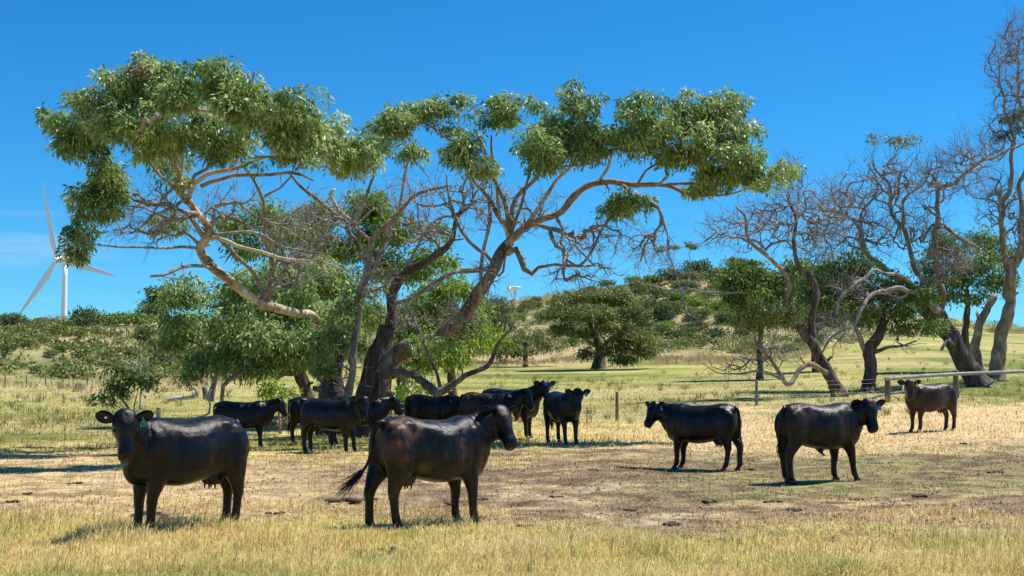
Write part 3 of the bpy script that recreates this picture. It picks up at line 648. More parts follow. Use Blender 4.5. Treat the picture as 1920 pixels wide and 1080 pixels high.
tree('low_bush', 'bright yellow green sunlit bush behind the cows, left of the trunks', b5, [[(525, yb(525, 38.5), 38.5, 3), (520, 770, 38.5, 2.5), (515, 745, 38.5, 2)]],
     [(500, 740, 38.3, 28, 16), (545, 738, 38.3, 28, 18), (520, 728, 38.3, 30, 14)], 3.6, .28, 42, .17, .06, G_LIME, leaf_bush, tan_bark, tan_bark, 13, tip=.006, targ=.3, cat='bush', droop=.5)
b6 = G(245, 33)
tree('young_tree', 'small leaning young tree with dark green drooping leaves behind the left front cow', b6,
     [[(258, yb(258, 33) + 3, 33, 3.5), (246, 775, 33, 3.2), (225, 745, 33, 2.5), (215, 720, 33, 1.5)], [(250, 782, 33, 3), (252, 755, 33, 2.5), (262, 725, 33, 1.8)], [(246, 778, 33, 2.5), (215, 765, 32.8, 1.8), (185, 760, 32.6, 1)]],
     [(235, 705, 33, 32, 18), (262, 722, 33, 26, 18), (215, 722, 33, 26, 18), (190, 748, 33, 20, 14), (225, 740, 33, 22, 10), (280, 715, 33, 12, 12)],
     5.0, .24, 46, .15, .045, G_DARK, leaf_bush, tan_bark, tan_bark, 14, tip=.006, targ=.4)

G_MID = [(.045, .085, .02), (.09, .15, .03), (.16, .23, .048), (.25, .31, .08)]
# ------------------------------------------------------------ right hand trees (mostly bare) behind the fence
def yb2(px, d): return yb(px, d) + 4
t1 = G(1572, 56)
bare1 = [(1400, 430, 55, 90, 50), (1450, 400, 55.5, 70, 40), (1340, 440, 55, 50, 25), (1520, 440, 56, 60, 60), (1500, 380, 56, 60, 40), (1440, 660, 54, 60, 35), (1390, 690, 54, 60, 18), (1560, 400, 56, 60, 50)]
tree('half_dead_tree', 'leaning half dead tree with a twisted dark trunk, leftmost of the trees behind the fence', t1,
     [[(1575, yb2(1575, 56), 56, 16), (1558, 710, 56, 14), (1538, 675, 56, 13), (1522, 645, 56, 13), (1505, 622, 56, 12), (1480, 595, 56, 10), (1460, 570, 56, 8)],
      [(1525, 645, 56, 10), (1522, 590, 56, 9), (1530, 560, 56, 9), (1518, 525, 56, 8), (1500, 500, 56, 6), (1492, 460, 56, 5), (1490, 410, 56, 4), (1480, 370, 56, 3)],
      [(1480, 590, 56, 7), (1470, 560, 55.8, 7), (1482, 530, 55.6, 6), (1455, 495, 55.4, 5.5), (1420, 465, 55.2, 5), (1402, 440, 55, 4.5), (1392, 405, 55, 3.5), (1375, 385, 55, 2.5)],
      [(1555, 700, 56, 8), (1520, 688, 55, 7), (1490, 705, 54.5, 6.5), (1473, 718, 54.3, 7), (1455, 695, 54.2, 5), (1438, 665, 54, 4), (1415, 630, 54, 3)],
      [(1473, 715, 54.3, 5), (1440, 700, 54, 3.5), (1390, 695, 53.8, 2.5), (1345, 700, 53.6, 1.5), (1315, 688, 53.5, 1)],
      [(1400, 550, 55, 2), (1350, 545, 54.6, 3.5), (1300, 547, 54.3, 3.2), (1250, 545, 54, 2.8), (1210, 530, 54, 2)],
      [(1478, 600, 56, 5), (1430, 575, 55.4, 4), (1400, 552, 55, 3)]],
     [(1440, 585, 55, 46, 24), (1410, 600, 55, 28, 18), (1465, 605, 55, 30, 14), (1480, 590, 55.5, 25, 18), (1490, 325, 56, 22, 9), (1470, 315, 56, 15, 8)],
     4.2, .36, 40, .17, .055, G_OLIVE, leaf_gum, grey_bark, rough_bark, 21, lk=1.2, bare=(bare1, 4.0), tip=.0115, targ=.35, spray=(2, .75, .0075, .6, .25, None, .55), wob=.16, mats=[None, rough_bark, tan_bark, tan_bark, grey_bark, grey_bark, tan_bark])
t2 = G(1630, 60)
tree('green_tree', 'short thick trunked tree with green leaves, second from the left behind the fence', t2,
     [[(1628, yb2(1628, 60), 60, 16), (1632, 700, 60, 14), (1632, 665, 60, 15), (1645, 630, 60, 11), (1655, 590, 60, 8), (1660, 550, 60, 5)],
      [(1628, 665, 60, 11), (1610, 640, 60, 9), (1602, 605, 60, 7), (1590, 560, 60, 5)], [(1640, 660, 60, 8), (1680, 650, 59, 5), (1720, 640, 58.5, 3)]],
     [(1540, 600, 61, 35, 25), (1530, 560, 61, 35, 30), (1720, 560, 60, 35, 30), (1560, 520, 61, 42, 32), (1610, 500, 61, 45, 30), (1600, 550, 61, 50, 38), (1655, 540, 61, 45, 38), (1680, 580, 60, 45, 32), (1640, 600, 60, 40, 25), (1700, 615, 59.5, 35, 20), (1745, 615, 59, 30, 16), (1575, 580, 60, 35, 28)],
     3.0, .45, 44, .20, .065, G_MID, leaf_bush, tan_bark, rough_bark, 22, tip=.010, targ=.25, bare=([(1700, 650, 58.5, 60, 25)], 1.0), spray=(1, .5, .006, .7, 0, None, .3))
t3 = G(1832, 63)
bare3 = [(1600, 380, 62, 80, 60), (1690, 340, 62, 90, 55), (1640, 440, 61.5, 80, 50), (1780, 330, 62, 80, 50), (1550, 450, 61.5, 60, 50), (1730, 430, 62, 60, 50), (1820, 290, 62, 50, 40), (1620, 560, 60.5, 60, 40), (1570, 620, 57.3, 40, 45), (1600, 540, 57.6, 45, 25), (1770, 500, 60, 50, 35), (1790, 480, 62, 50, 40), (1480, 330, 62, 30, 40)]
tree('dead_leaning_tree', 'large leaning dead gum with bleached bare limbs arching left over the fence', t3,
     [[(1838, yb2(1838, 63), 63, 26), (1822, 700, 63, 21), (1800, 660, 63, 20), (1775, 615, 63, 20), (1745, 585, 63, 19), (1715, 552, 63, 17), (1690, 530, 62.8, 14)],
      [(1700, 540, 63, 13), (1680, 520, 62.6, 11), (1655, 500, 62.3, 10), (1630, 478, 62, 9), (1615, 440, 62, 7.5), (1590, 410, 62, 5.5), (1560, 395, 62, 4.5), (1530, 398, 62, 3)],
      [(1757, 585, 62.6, 10), (1735, 562, 61, 7.5), (1707, 545, 59.5, 6.5), (1653, 547, 58.2, 6), (1616, 572, 57.5, 5.5), (1598, 604, 57.2, 4.5), (1567, 630, 57, 4), (1550, 658, 57, 3), (1542, 680, 57, 2.5)],
      [(1748, 572, 62.4, 8), (1715, 540, 60.6, 6), (1684, 518, 59.4, 5.5), (1634, 513, 58.4, 5), (1594, 536, 57.8, 4.5), (1575, 560, 57.5, 4.5), (1560, 600, 57.3, 3.5), (1520, 620, 57, 2)],
      [(1735, 580, 63, 12), (1735, 540, 63, 9), (1720, 500, 63, 8), (1705, 460, 63, 7.5), (1690, 430, 63, 6.5), (1668, 390, 63, 6), (1665, 340, 63, 5), (1640, 300, 63, 3)],
      [(1760, 600, 63, 11), (1768, 550, 63, 8), (1758, 500, 63, 7), (1752, 440, 63, 7.5), (1755, 390, 63, 7), (1765, 350, 63, 6.5), (1800, 335, 63, 5.5), (1840, 305, 63, 5), (1885, 285, 63, 3.5), (1930, 262, 63, 2.5)],
      [(1756, 415, 63, 6), (1778, 432, 62.7, 6), (1805, 448, 62.5, 6), (1832, 466, 62.4, 5)],
      [(1690, 430, 63, 5), (1700, 380, 63, 4), (1735, 340, 63, 3), (1745, 300, 63, 2)],
      [(1615, 440, 62, 5), (1622, 390, 62, 4), (1640, 350, 62, 3.5), (1630, 310, 62, 2)],
      [(1800, 660, 63, 7), (1780, 640, 62.4, 6), (1760, 655, 62, 5)]],
     [(1655, 262, 62.5, 30, 11), (1695, 265, 62.5, 30, 12), (1635, 268, 62.5, 15, 9)],
     3.2, .32, 36, .16, .05, G_OLIVE, leaf_gum, grey_bark, rough_bark, 23, lk=1.1, bare=(bare3, 4.0), tip=.0125, targ=.4, spray=(2, .85, .0085, .55, .3, None, .6), wob=.17, mats=[rough_bark, grey_bark, grey_bark, grey_bark, grey_bark, tan_bark, tan_bark, grey_bark, grey_bark, grey_bark])
t4 = G(1868, 68)
bare4 = [(1880, 120, 67, 35, 70), (1895, 200, 67, 40, 50), (1870, 260, 67, 35, 50), (1860, 370, 67, 45, 60), (1910, 80, 67, 40, 60), (1960, 200, 67, 60, 100), (1915, 420, 67, 40, 60)]
tree('tall_bare_tree', 'tall bare tree with a split reddish trunk at the right edge behind the rail', t4,
     [[(1868, yb2(1868, 68), 68, 20), (1868, 690, 68, 17), (1875, 640, 68, 15), (1885, 590, 68, 14), (1897, 550, 68, 14), (1897, 515, 68, 13), (1885, 480, 68, 11)],
      [(1845, yb2(1845, 68), 68.4, 14), (1835, 690, 68.4, 12), (1830, 640, 68.4, 11), (1845, 590, 68.3, 9), (1870, 550, 68.2, 8)],
      [(1890, 500, 68, 9), (1878, 440, 68, 7), (1880, 390, 68, 6.5), (1895, 340, 68, 5.5), (1898, 280, 68, 4.5), (1890, 220, 67.5, 3.5), (1880, 170, 67.2, 2.5), (1872, 120, 67, 1.8)],
      [(1898, 510, 68, 9), (1912, 460, 68, 8), (1918, 400, 68, 7), (1915, 350, 68, 6), (1925, 290, 68, 5), (1920, 220, 68, 4), (1905, 150, 68, 3), (1915, 80, 68, 2)],
      [(1905, 500, 68, 8), (1930, 440, 68, 7), (1945, 360, 68, 6), (1950, 260, 68, 4)]],
     [(1890, 225, 67.5, 30, 14), (1875, 258, 67.5, 22, 12), (1905, 245, 67.5, 22, 14), (1920, 215, 67.5, 18, 12)],
     2.8, .34, 34, .17, .052, G_DARK, leaf_gum, tan_bark, tan_bark, 24, lk=1.2, bare=(bare4, 4.0), tip=.0125, targ=.4, spray=(2, .85, .0085, .5, .5, None, .55), wob=.14, trunk_n=2)
t5 = G(1800, 80)
tree('green_tree', 'dense dark green tree behind the bare limbs at the right', t5,
     [[(1810, yb2(1810, 80), 80, 10), (1812, 620, 80, 8), (1815, 540, 80, 5)]],
     [(1745, 500, 80, 30, 35), (1765, 470, 80, 38, 32), (1800, 460, 80, 45, 30), (1770, 555, 79, 45, 28), (1720, 560, 79, 30, 25), (1840, 450, 80, 35, 28), (1830, 500, 79, 55, 35), (1790, 525, 79, 45, 28), (1868, 530, 79, 35, 35), (1750, 520, 80, 25, 25), (1880, 480, 80, 25, 30), (1840, 560, 79, 40, 20)],
     2.0, .6, 44, .25, .085, G_MID, leaf_bush, tan_bark, rough_bark, 25, tip=.013, targ=.15)
t6 = G(1420, 76)
tree('green_tree', 'bright green tree behind the leftmost half dead tree', t6,
     [[(1425, yb2(1425, 76), 76, 7), (1425, 640, 76, 6), (1425, 570, 76, 4)]],
     [(1490, 505, 76, 35, 22), (1365, 520, 76, 22, 16), (1400, 510, 76, 40, 24), (1440, 520, 76, 40, 30), (1385, 540, 76, 35, 22), (1420, 560, 75.5, 45, 25), (1470, 550, 76, 30, 25), (1395, 578, 76, 25, 15), (1450, 600, 76, 40, 20), (1400, 610, 76, 30, 18), (1375, 560, 76, 22, 16), (1480, 580, 76, 28, 24)],
     2.8, .5, 44, .23, .08, G_MID, leaf_bush, tan_bark, rough_bark, 26, tip=.012, targ=.15)
t7 = G(1540, 84)
tree('green_tree', 'darker green tree between the half dead tree and the short thick trunked tree', t7,
     [[(1530, yb2(1530, 84), 84, 7), (1530, 640, 84, 6), (1535, 560, 84, 4)]],
     [(1545, 500, 84, 35, 22), (1520, 530, 84, 35, 25), (1590, 510, 85, 40, 28), (1550, 560, 84, 40, 25), (1600, 560, 85, 30, 25), (1515, 570, 84, 35, 22), (1560, 600, 84, 45, 22), (1510, 600, 84, 28, 16)],
     2.0, .6, 42, .25, .085, G_DARK, leaf_bush, tan_bark, rough_bark, 27, tip=.012, targ=.15)
t8 = G(1122, 100)
tree('round_gum', 'broad round grey green gum tree alone at the far side of the paddock', t8,
     [[(1122, yb2(1122, 100), 100, 14), (1124, 672, 100, 12), (1120, 640, 100, 8), (1105, 600, 100, 5)], [(1126, 670, 100, 8), (1150, 630, 99, 5), (1170, 600, 98, 3)], [(1118, 650, 100, 6), (1080, 630, 99, 4), (1050, 620, 98, 3)]],
     [(1080, 560, 99, 42, 16), (1125, 556, 99, 45, 18), (1165, 565, 99, 38, 18), (1060, 590, 98, 38, 22), (1190, 595, 98, 30, 22), (1110, 590, 97, 40, 18), (1150, 610, 97, 30, 20), (1045, 620, 98, 28, 18), (1190, 635, 97, 42, 20), (1150, 655, 97, 35, 18), (1095, 625, 97, 30, 14), (1210, 660, 97.5, 28, 14), (1100, 665, 97.5, 14, 12), (1170, 675, 97, 30, 10)],
     3.4, .5, 46, .24, .085, G_OLIVE, leaf_gum, grey_bark, rough_bark, 28, tip=.014, targ=.18)
t9 = G(985, 106)
tree('grey_bush_tree', 'grey green scrubby tree left of the broad round gum', t9, [[(985, yb2(985, 106), 106, 6), (985, 670, 106, 5), (985, 640, 106, 3)]],
     [(960, 640, 106, 35, 18), (1000, 635, 106, 35, 18), (1030, 650, 106, 30, 14), (975, 662, 105.5, 35, 10), (945, 660, 106, 20, 12)],
     1.9, .6, 40, .26, .09, G_OLIVE, leaf_scrub, grey_bark, rough_bark, 29, tip=.014, targ=.18)
t10 = G(930, 112)
tree('grey_bush_tree', 'pale rounded tree showing right of the thick gum limb', t10, [[(935, yb2(935, 112), 112, 6), (935, 670, 112, 5), (935, 640, 112, 3)]],
     [(930, 580, 112, 28, 26), (915, 610, 112, 30, 24), (945, 610, 112, 22, 20)],
     2.2, .6, 44, .26, .09, G_GREY, leaf_scrub, grey_bark, rough_bark, 30, tip=.014, targ=.15)
t11 = G(1285, 165)
tree('sparse_tree', 'thin bare tree with leaf tufts on top, left of the hill top', t11,
     [[(1288, yb2(1288, 165), 165, 3.5), (1285, 580, 165, 2.8), (1275, 540, 165, 2.2), (1262, 500, 165, 1.5), (1255, 475, 165, 1)], [(1280, 560, 165, 2), (1290, 510, 165, 1.6), (1295, 475, 165, 1)]],
     [(1240, 468, 165, 12, 8), (1262, 465, 165, 14, 6), (1290, 460, 165, 14, 7), (1302, 464, 165, 10, 6)], 2.6, .4, 34, .22, .08, G_OLIVE, leaf_gum, twig_m, twig_m, 31,
     bare=([(1265, 500, 165, 40, 25)], .9), tip=.013, targ=.5, spray=(1, .9, .010, .6, .3, None, .6))
t12 = G(300, 128)
tree('crest_tree', 'dark round topped tree on the left hill crest beside the gum crown', t12, [[(300, yb2(300, 128), 128, 4), (300, 580, 128, 3), (298, 560, 128, 2)]],
     [(295, 550, 128, 26, 14), (318, 545, 128, 20, 10), (285, 568, 128, 20, 12), (310, 570, 128, 24, 12)], 2.4, .6, 40, .27, .1, G_DARK, leaf_scrub, grey_bark, rough_bark, 32, tip=.016, targ=.2)

# ------------------------------------------------------------ hillside shrubs and scrub
_HD = np.arange(50, 300, 1.0)
def hill_pt(px, py):
    """walk outwards until the ground fills the pixel"""
    x_ = (px - 960) / F * _HD; z_ = gz(x_, _HD); y_ = 710 + (CAMZ - z_) / _HD * F
    j = np.argmax(y_ <= py)
    if y_[j] > py: return None
    return Vector((x_[j], _HD[j], z_[j])), _HD[j]
protos = []
for k, (cl, nm) in enumerate(((G_DARK, 'dark'), (G_LIME, 'lime'), (G_OLIVE, 'olive'), (G_GREY, 'grey'), (G_BUSH, 'green'))):
    for v in range(2):
        g = np.random.default_rng(100 + k * 2 + v); n = 16
        u = g.normal(size=(n, 3)); u /= np.linalg.norm(u, axis=1)[:, None]; u[:, 2] = np.abs(u[:, 2])
        C = u * (.35 + .4 * g.random((n, 1))) * np.array([1.0, 1.0, .62]); C[:, 2] += .25
        me = leaves(C, np.full(n, .34), 52, .16, .075, np.array(cl) * .92, leaf_scrub, 'shrub_foliage', .35, 200 + k * 2 + v, .5)
        st = MB()
        for _ in range(5):
            a = g.random() * 6.28; st.tube([(0, 0, -.1), (.15 * math.cos(a), .15 * math.sin(a), .25), (.4 * math.cos(a), .4 * math.sin(a), .6)], [.035, .025, .01], 5)
        protos.append((nm, me, st.mesh('shrub_stem', twig_m)))
shrub_lab = {'dark': 'dark green rounded shrub on the scrubby hillside', 'lime': 'yellow green shrub on the scrubby hillside', 'olive': 'dull olive shrub on the scrubby hillside',
             'grey': 'grey green shrub on the scrubby hillside', 'green': 'fresh green shrub on the scrubby hillside'}
gS = np.random.default_rng(4)
def shrub(px, py, w, k, dd=None, hgt=1.0):
    h = hill_pt(px, py)
    if h is None: return
    g, d = h; s = w * d / F * .62
    nm, me, st = protos[k]
    big = 'large' if w > 32 else ('small' if w < 20 else 'middling')
    side = next(t_ for lim, t_ in ((115, 'left of the big turbine'), (330, 'right of the big turbine'), (960, 'behind the huge gum'), (1230, 'behind the round gum'), (1285, 'left of the sparse tree'),
                                   (1340, 'right of the sparse tree'), (1420, 'left of the half dead tree'), (1600, 'behind the half dead tree'), (1800, 'behind the dead leaning tree'), (9999, 'at the right edge')) if px < lim)
    part = 'crest' if d > (118 if px < 900 else 215) else ('foot' if d < (85 if px < 900 else 130) else ('lower slope' if d < (100 if px < 900 else 165) else 'upper slope'))
    lb = big + ' ' + shrub_lab[nm].split(' on the')[0] + ' on the hill ' + part + ', ' + side
    r = empty('hill_shrub', g, gS.random() * 6.28, lb, 'shrub', lb.replace(' shrub', ' shrubs')); r.scale = (s, s, s * hgt * (.8 + .35 * gS.random()))
    link('foliage', me, r)['kind'] = 'stuff'; link('stem', st, r)
# hand placed ones the photo shows
for a in [(20, 608, 45, 2), (8, 625, 30, 4), (50, 615, 32, 1), (78, 612, 34, 6), (130, 622, 40, 0), (165, 618, 60, 1), (200, 615, 55, 2), (240, 612, 60, 2), (225, 603, 40, 5), (265, 600, 55, 9), (235, 585, 50, 0), (110, 632, 40, 2), (70, 640, 45, 4), (40, 632, 36, 3), (100, 668, 26, 2), (118, 660, 28, 2), (14, 672, 32, 0), (180, 655, 25, 3), (95, 678, 24, 6), (50, 655, 30, 2), (150, 640, 28, 3), (195, 680, 30, 1), (280, 640, 60, 4), (320, 640, 50, 3), (230, 670, 40, 4),
          (120, 730, 22, 7), (150, 735, 24, 6), (70, 700, 30, 5), (30, 695, 34, 4), (300, 690, 45, 1),
          (1275, 655, 36, 2), (1290, 648, 24, 3), (1340, 585, 34, 9), (1330, 590, 20, 8), (1230, 560, 50, 0), (1200, 548, 45, 4), (1260, 530, 60, 1), (1310, 520, 60, 0), (1330, 505, 45, 8), (1290, 545, 50, 4), (1375, 505, 44, 4), (1400, 508, 40, 7), (1350, 530, 50, 5), (1240, 600, 50, 4), (1300, 610, 45, 6), (1220, 640, 36, 5), (1380, 600, 50, 5), (1345, 640, 50, 1), (1310, 650, 34, 4), (1210, 580, 50, 6), (1160, 535, 40, 9), (1140, 540, 36, 4), (1185, 530, 40, 5),
          (985, 585, 34, 4), (1010, 580, 24, 3), (1035, 575, 26, 0), (975, 600, 30, 8), (1015, 605, 40, 5), (950, 590, 30, 4), (1040, 590, 30, 2), (1350, 572, 20, 2), (1270, 580, 34, 4),
          (1450, 560, 50, 4), (1500, 545, 60, 5), (1560, 590, 50, 4), (1490, 610, 40, 6), (1700, 600, 50, 4), (1760, 596, 50, 5), (1900, 600, 40, 0), (1915, 590, 40, 2), (1740, 610, 30, 1), (1650, 560, 60, 1), (1600, 540, 60, 0), (1880, 615, 30, 4), (620, 600, 60, 1), (560, 600, 60, 0), (480, 600, 60, 1), (420, 600, 50, 4), (360, 600, 50, 5)]:
    shrub(*a)
for _ in range(70): shrub(gS.uniform(1160, 1420), gS.uniform(500, 640), gS.uniform(24, 48), int(gS.choice([4, 0, 1, 5, 8, 4, 2])))
for a in [(250, 600, 80, 4, 0, 1.3), (215, 606, 60, 2, 0, 1.2), (160, 612, 60, 1, 0, 1.3), (285, 600, 60, 0, 0, 1.3), (75, 615, 30, 9), (20, 612, 50, 1, 0, 1.2)]: shrub(*a)
cnt = 0
for _ in range(4000):
    px = gS.uniform(-120, 2040); py = gS.uniform(505, 735)
    h = hill_pt(px, py)
    if h is None: continue
    g, d = h; y = 710 + (CAMZ - g.z) / d * F
    if abs(y - py) > 8 or float(hillmask(np.array([px]), np.array([d]))[0]) < .7: continue
    dn = float(fbm(np.array([g.x / 12]), np.array([g.y / 12]), 44)[0]); thr = .52 if px < 900 else .44
    if px > 1640: thr = .62
    if d > 170 or (px < 900 and d > 118): thr -= .12
    if dn < thr: continue
    k = int(gS.choice([4, 5, 5, 4, 0, 1, 8, 9, 2, 3, 6, 7])); 
    shrub(px, py, gS.uniform(10, 26) if px < 900 else gS.uniform(12, 34), k)
    cnt += 1
    if cnt > 190: break
# low ground cover scrub: nobody could count it
g = np.random.default_rng(9); n = 60000
a = g.uniform(-500, 2500, n); d = 1 / g.uniform(1 / 300., 1 / 60., n)
x = (a - 960) / F * d; hm = hillmask(a, d)
dn = fbm(x / 4, d / 4, 40, 5); dn2 = fbm(x / 1.5, d / 1.5, 45)
keep = (hm > .5) & (dn + .35 * (dn2 - .5) > np.where(a < 700, .46, np.where(a > 1650, .60, .45)) - np.where((d > 170) & (a > 900), .07, 0)) & (g.random(n) < .8)
x = x[keep]; d = d[keep]; a = a[keep]; n = len(x); nmax = 11000
if n > nmax: s_ = g.choice(n, nmax, False); x, d, a = x[s_], d[s_], a[s_]; n = nmax
z = gz(x, d); sc = (.22 + .33 * g.random(n)) * (.75 + d / 160)
C = np.stack([x, d, z + sc * .35], -1)
sm_ = leaves(C, sc * 1.2, 24, .28, .13, np.array([(.07, .095, .028), (.13, .165, .04), (.20, .24, .06), (.30, .30, .11), (.38, .33, .17)]), leaf_scrub, 'hillside_scrub', .1, 31, .2, .6)
tag(link('hillside_scrub', sm_), 'low mottled olive scrub covering the hill slopes', 'scrub', kind='stuff')
# tawny reeds and dry weeds along the foot of the hill
n = 1500; a = g.uniform(-100, 2000, n); base_ = np.interp(a, [0, 300, 600, 900, 1100, 1350, 1500, 1700, 1920], [58, 62, 86, 104, 110, 102, 104, 146, 186]); d = base_ + g.normal(0, 2.2, n)
x = (a - 960) / F * d; dn = fbm(x / 4, d / 4, 70); k_ = (dn > .47) & (g.random(n) < np.where(a < 330, .12, 1)); x, d, a = x[k_], d[k_], a[k_]; z = gz(x, d)
sm_ = leaves(np.stack([x, d, z + .25], -1), np.full(len(x), .42), 22, .38, .04, np.array([(.22, .20, .08), (.42, .33, .18), (.56, .42, .26), (.52, .38, .25)]), leaf_scrub, 'dry_weeds', -1.3, 33, .2, .5)
tag(link('dry_weeds', sm_), 'tawny dry weeds and reeds along the foot of the hill', 'weeds', kind='stuff')

# taller tussocks and weeds standing in the paddock beyond the fence
g = np.random.default_rng(51); n = 900; d = 1 / g.uniform(1 / 115., 1 / 40., n); a = g.uniform(-150, 2050, n); x = (a - 960) / F * d
k_ = (fbm(x / 6, d / 6, 90) > .48) & (hillmask(a, d) < .3); x, d, a = x[k_], d[k_], a[k_]; z = gz(x, d)
sm_ = leaves(np.stack([x, d, z + .04], -1), np.full(len(x), .16), 22, .30, .022, np.array([(.10, .13, .04), (.20, .22, .07), (.36, .32, .14), (.50, .42, .22)]), leaf_scrub, 'field_tussocks', -1.6, 52, .1, .3)
tag(link('field_tussocks', sm_), 'scattered taller tussocks and weeds standing in the far paddock', 'tussocks', kind='stuff')
# ------------------------------------------------------------ cattle
def coat(name, brown=.3, dark=(.0055, .005, .0055), warm=(.055, .026, .014), rough=.36, patch=(.5, .75)):
    m, t, b = new_mat(name)
    tx = N(t, 'TexCoord')
    n = N(t, 'TexNoise', Scale=2.6, Detail=6.0, Roughness=.62); t.links.new(tx.outputs['Object'], n.inputs['Vector'])
    mp = N(t, 'Mapping'); mp.inputs['Scale'].default_value = (85, 85, 16); t.links.new(tx.outputs['Object'], mp.inputs[0])
    hf = N(t, 'TexNoise', Scale=1.0, Detail=4.0, Roughness=.7); t.links.new(mp.outputs[0], hf.inputs['Vector'])
    mr = N(t, 'MapRange'); mr.inputs[1].default_value = patch[0]; mr.inputs[2].default_value = patch[1]; mr.inputs[4].default_value = brown
    t.links.new(n.outputs[0], mr.inputs[0])
    mu = N(t, 'Math', operation='MULTIPLY'); mr3 = N(t, 'MapRange'); mr3.inputs[1].default_value = .35; mr3.inputs[2].default_value = .65; mr3.inputs[3].default_value = .3; mr3.inputs[4].default_value = 1.3
    t.links.new(hf.outputs[0], mr3.inputs[0]); mr3_pre = mr3; t.links.new(mr.outputs[0], mu.inputs[0]); t.links.new(mr3.outputs[0], mu.inputs[1])
    mx = N(t, 'Mix', data_type='RGBA'); t.links.new(mu.outputs[0], mx.inputs[0]); mx.inputs[6].default_value = dark + (1,); mx.inputs[7].default_value = warm + (1,)
    dn = N(t, 'TexNoise', Scale=5.0, Detail=8.0, Roughness=.75); t.links.new(tx.outputs['Object'], dn.inputs['Vector'])
    dr = N(t, 'MapRange'); dr.inputs[1].default_value = .58; dr.inputs[2].default_value = .72; dr.inputs[4].default_value = .2; t.links.new(dn.outputs[0], dr.inputs[0])
    dm = N(t, 'Math', operation='MULTIPLY'); t.links.new(dr.outputs[0], dm.inputs[0]); t.links.new(mr3_pre.outputs[0], dm.inputs[1])
    dx = N(t, 'Mix', data_type='RGBA'); t.links.new(dm.outputs[0], dx.inputs[0]); t.links.new(mx.outputs[2], dx.inputs[6]); dx.inputs[7].default_value = (.11, .085, .06, 1)
    t.links.new(dx.outputs[2], b.inputs['Base Color'])
    rr = N(t, 'MapRange'); rr.inputs[1].default_value = .3; rr.inputs[2].default_value = .7; rr.inputs[3].default_value = rough - .13; rr.inputs[4].default_value = rough + .03
    t.links.new(n.outputs[0], rr.inputs[0]); t.links.new(rr.outputs[0], b.inputs['Roughness'])
    b.inputs['Specular IOR Level'].default_value = .27
    b.inputs['Sheen Weight'].default_value = .0; b.inputs['Sheen Roughness'].default_value = .4; b.inputs['Sheen Tint'].default_value = (.75, .8, .9, 1)
    # hair + skin folds (vertical wrinkles)
    mp2 = N(t, 'Mapping'); mp2.inputs['Scale'].default_value = (11, 9, 2.6); mp2.inputs['Rotation'].default_value = (0, .25, 0); t.links.new(tx.outputs['Object'], mp2.inputs[0])
    fo = N(t, 'TexNoise', Scale=1.0, Detail=3.0, Roughness=.5); t.links.new(mp2.outputs[0], fo.inputs['Vector'])
    b1 = N(t, 'Bump', Strength=.42, Distance=.03); t.links.new(fo.outputs[0], b1.inputs['Height'])
    b2 = N(t, 'Bump', Strength=.8, Distance=.006); t.links.new(hf.outputs[0], b2.inputs['Height']); t.links.new(b1.outputs[0], b2.inputs['Normal'])
    t.links.new(b2.outputs[0], b.inputs['Normal'])
    return m
coat_black = coat('black_coat', .25, (.0035, .0034, .004), (.03, .017, .012), .36)
coat_dark = coat('dark_brown_coat', .8, (.0045, .0038, .004), (.03, .016, .011), .34)
coat_brown = coat('brown_patched_coat', .9, (.005, .0043, .0048), (.13, .058, .030), .35, (.52, .68))
coat_chest = coat('chocolate_coat', .8, (.0045, .0038, .0038), (.06, .025, .014), .40, (.45, .65))
coat_choc = coat('brown_coat', 1.0, (.009, .0055, .0045), (.065, .031, .018), .42, (.35, .62))
nose_m = simple('wet_nose', (.02, .016, .018), .22)
hoof_m = simple('hoof_horn', (.022, .018, .015), .4, noise=.4)
eye_m = simple('cow_eye', (.006, .004, .003), .06)
hair_m = simple('tail_hair', (.012, .010, .009), .5, noise=.5, nscale=30)
teat_m = simple('udder_skin', (.07, .035, .03), .5)
inner_m = simple('inner_ear_hair', (.02, .016, .015), .8, noise=.5, nscale=30)
tagm = {'green': simple('green_tag_plastic', (.01, .33, .16), .4), 'yellow': simple('yellow_tag_plastic', (.75, .55, .03), .4),
        'blue': simple('blue_tag_plastic', (.01, .27, .48), .4), 'red': simple('red_tag_plastic', (.6, .03, .02), .4)}
ink_m = simple('tag_ink', (.01, .012, .012), .6)
white_m = simple('white_button_plastic', (.75, .74, .68), .4)

def text_mesh(s, size, mat):
    cu = bpy.data.curves.new('lettering', 'FONT'); cu.body = s; cu.size = size; cu.align_x = 'CENTER'; cu.align_y = 'CENTER'; cu.extrude = .0008; cu.resolution_u = 2
    ob = bpy.data.objects.new('lettering', cu); COL.objects.link(ob); dg = bpy.context.evaluated_depsgraph_get()
    me = bpy.data.meshes.new_from_object(ob.evaluated_get(dg)); bpy.data.objects.remove(ob); bpy.data.curves.remove(cu)
    me.materials.clear(); me.materials.append(mat); return me

def ring(c, a, b, f, l, u, n=20, p=2.0, egg=0.0):
    """section: centre c, half width a along l, half height b along u"""
    th = np.arange(n) * 2 * math.pi / n; ct, st = np.cos(th), np.sin(th)
    x = np.sign(ct) * np.abs(ct) ** (2 / p) * a; z = np.sign(st) * np.abs(st) ** (2 / p) * b
    x = x * (1 - egg * st)
    return np.asarray(c)[None] + x[:, None] * np.asarray(l)[None] + z[:, None] * np.asarray(u)[None]

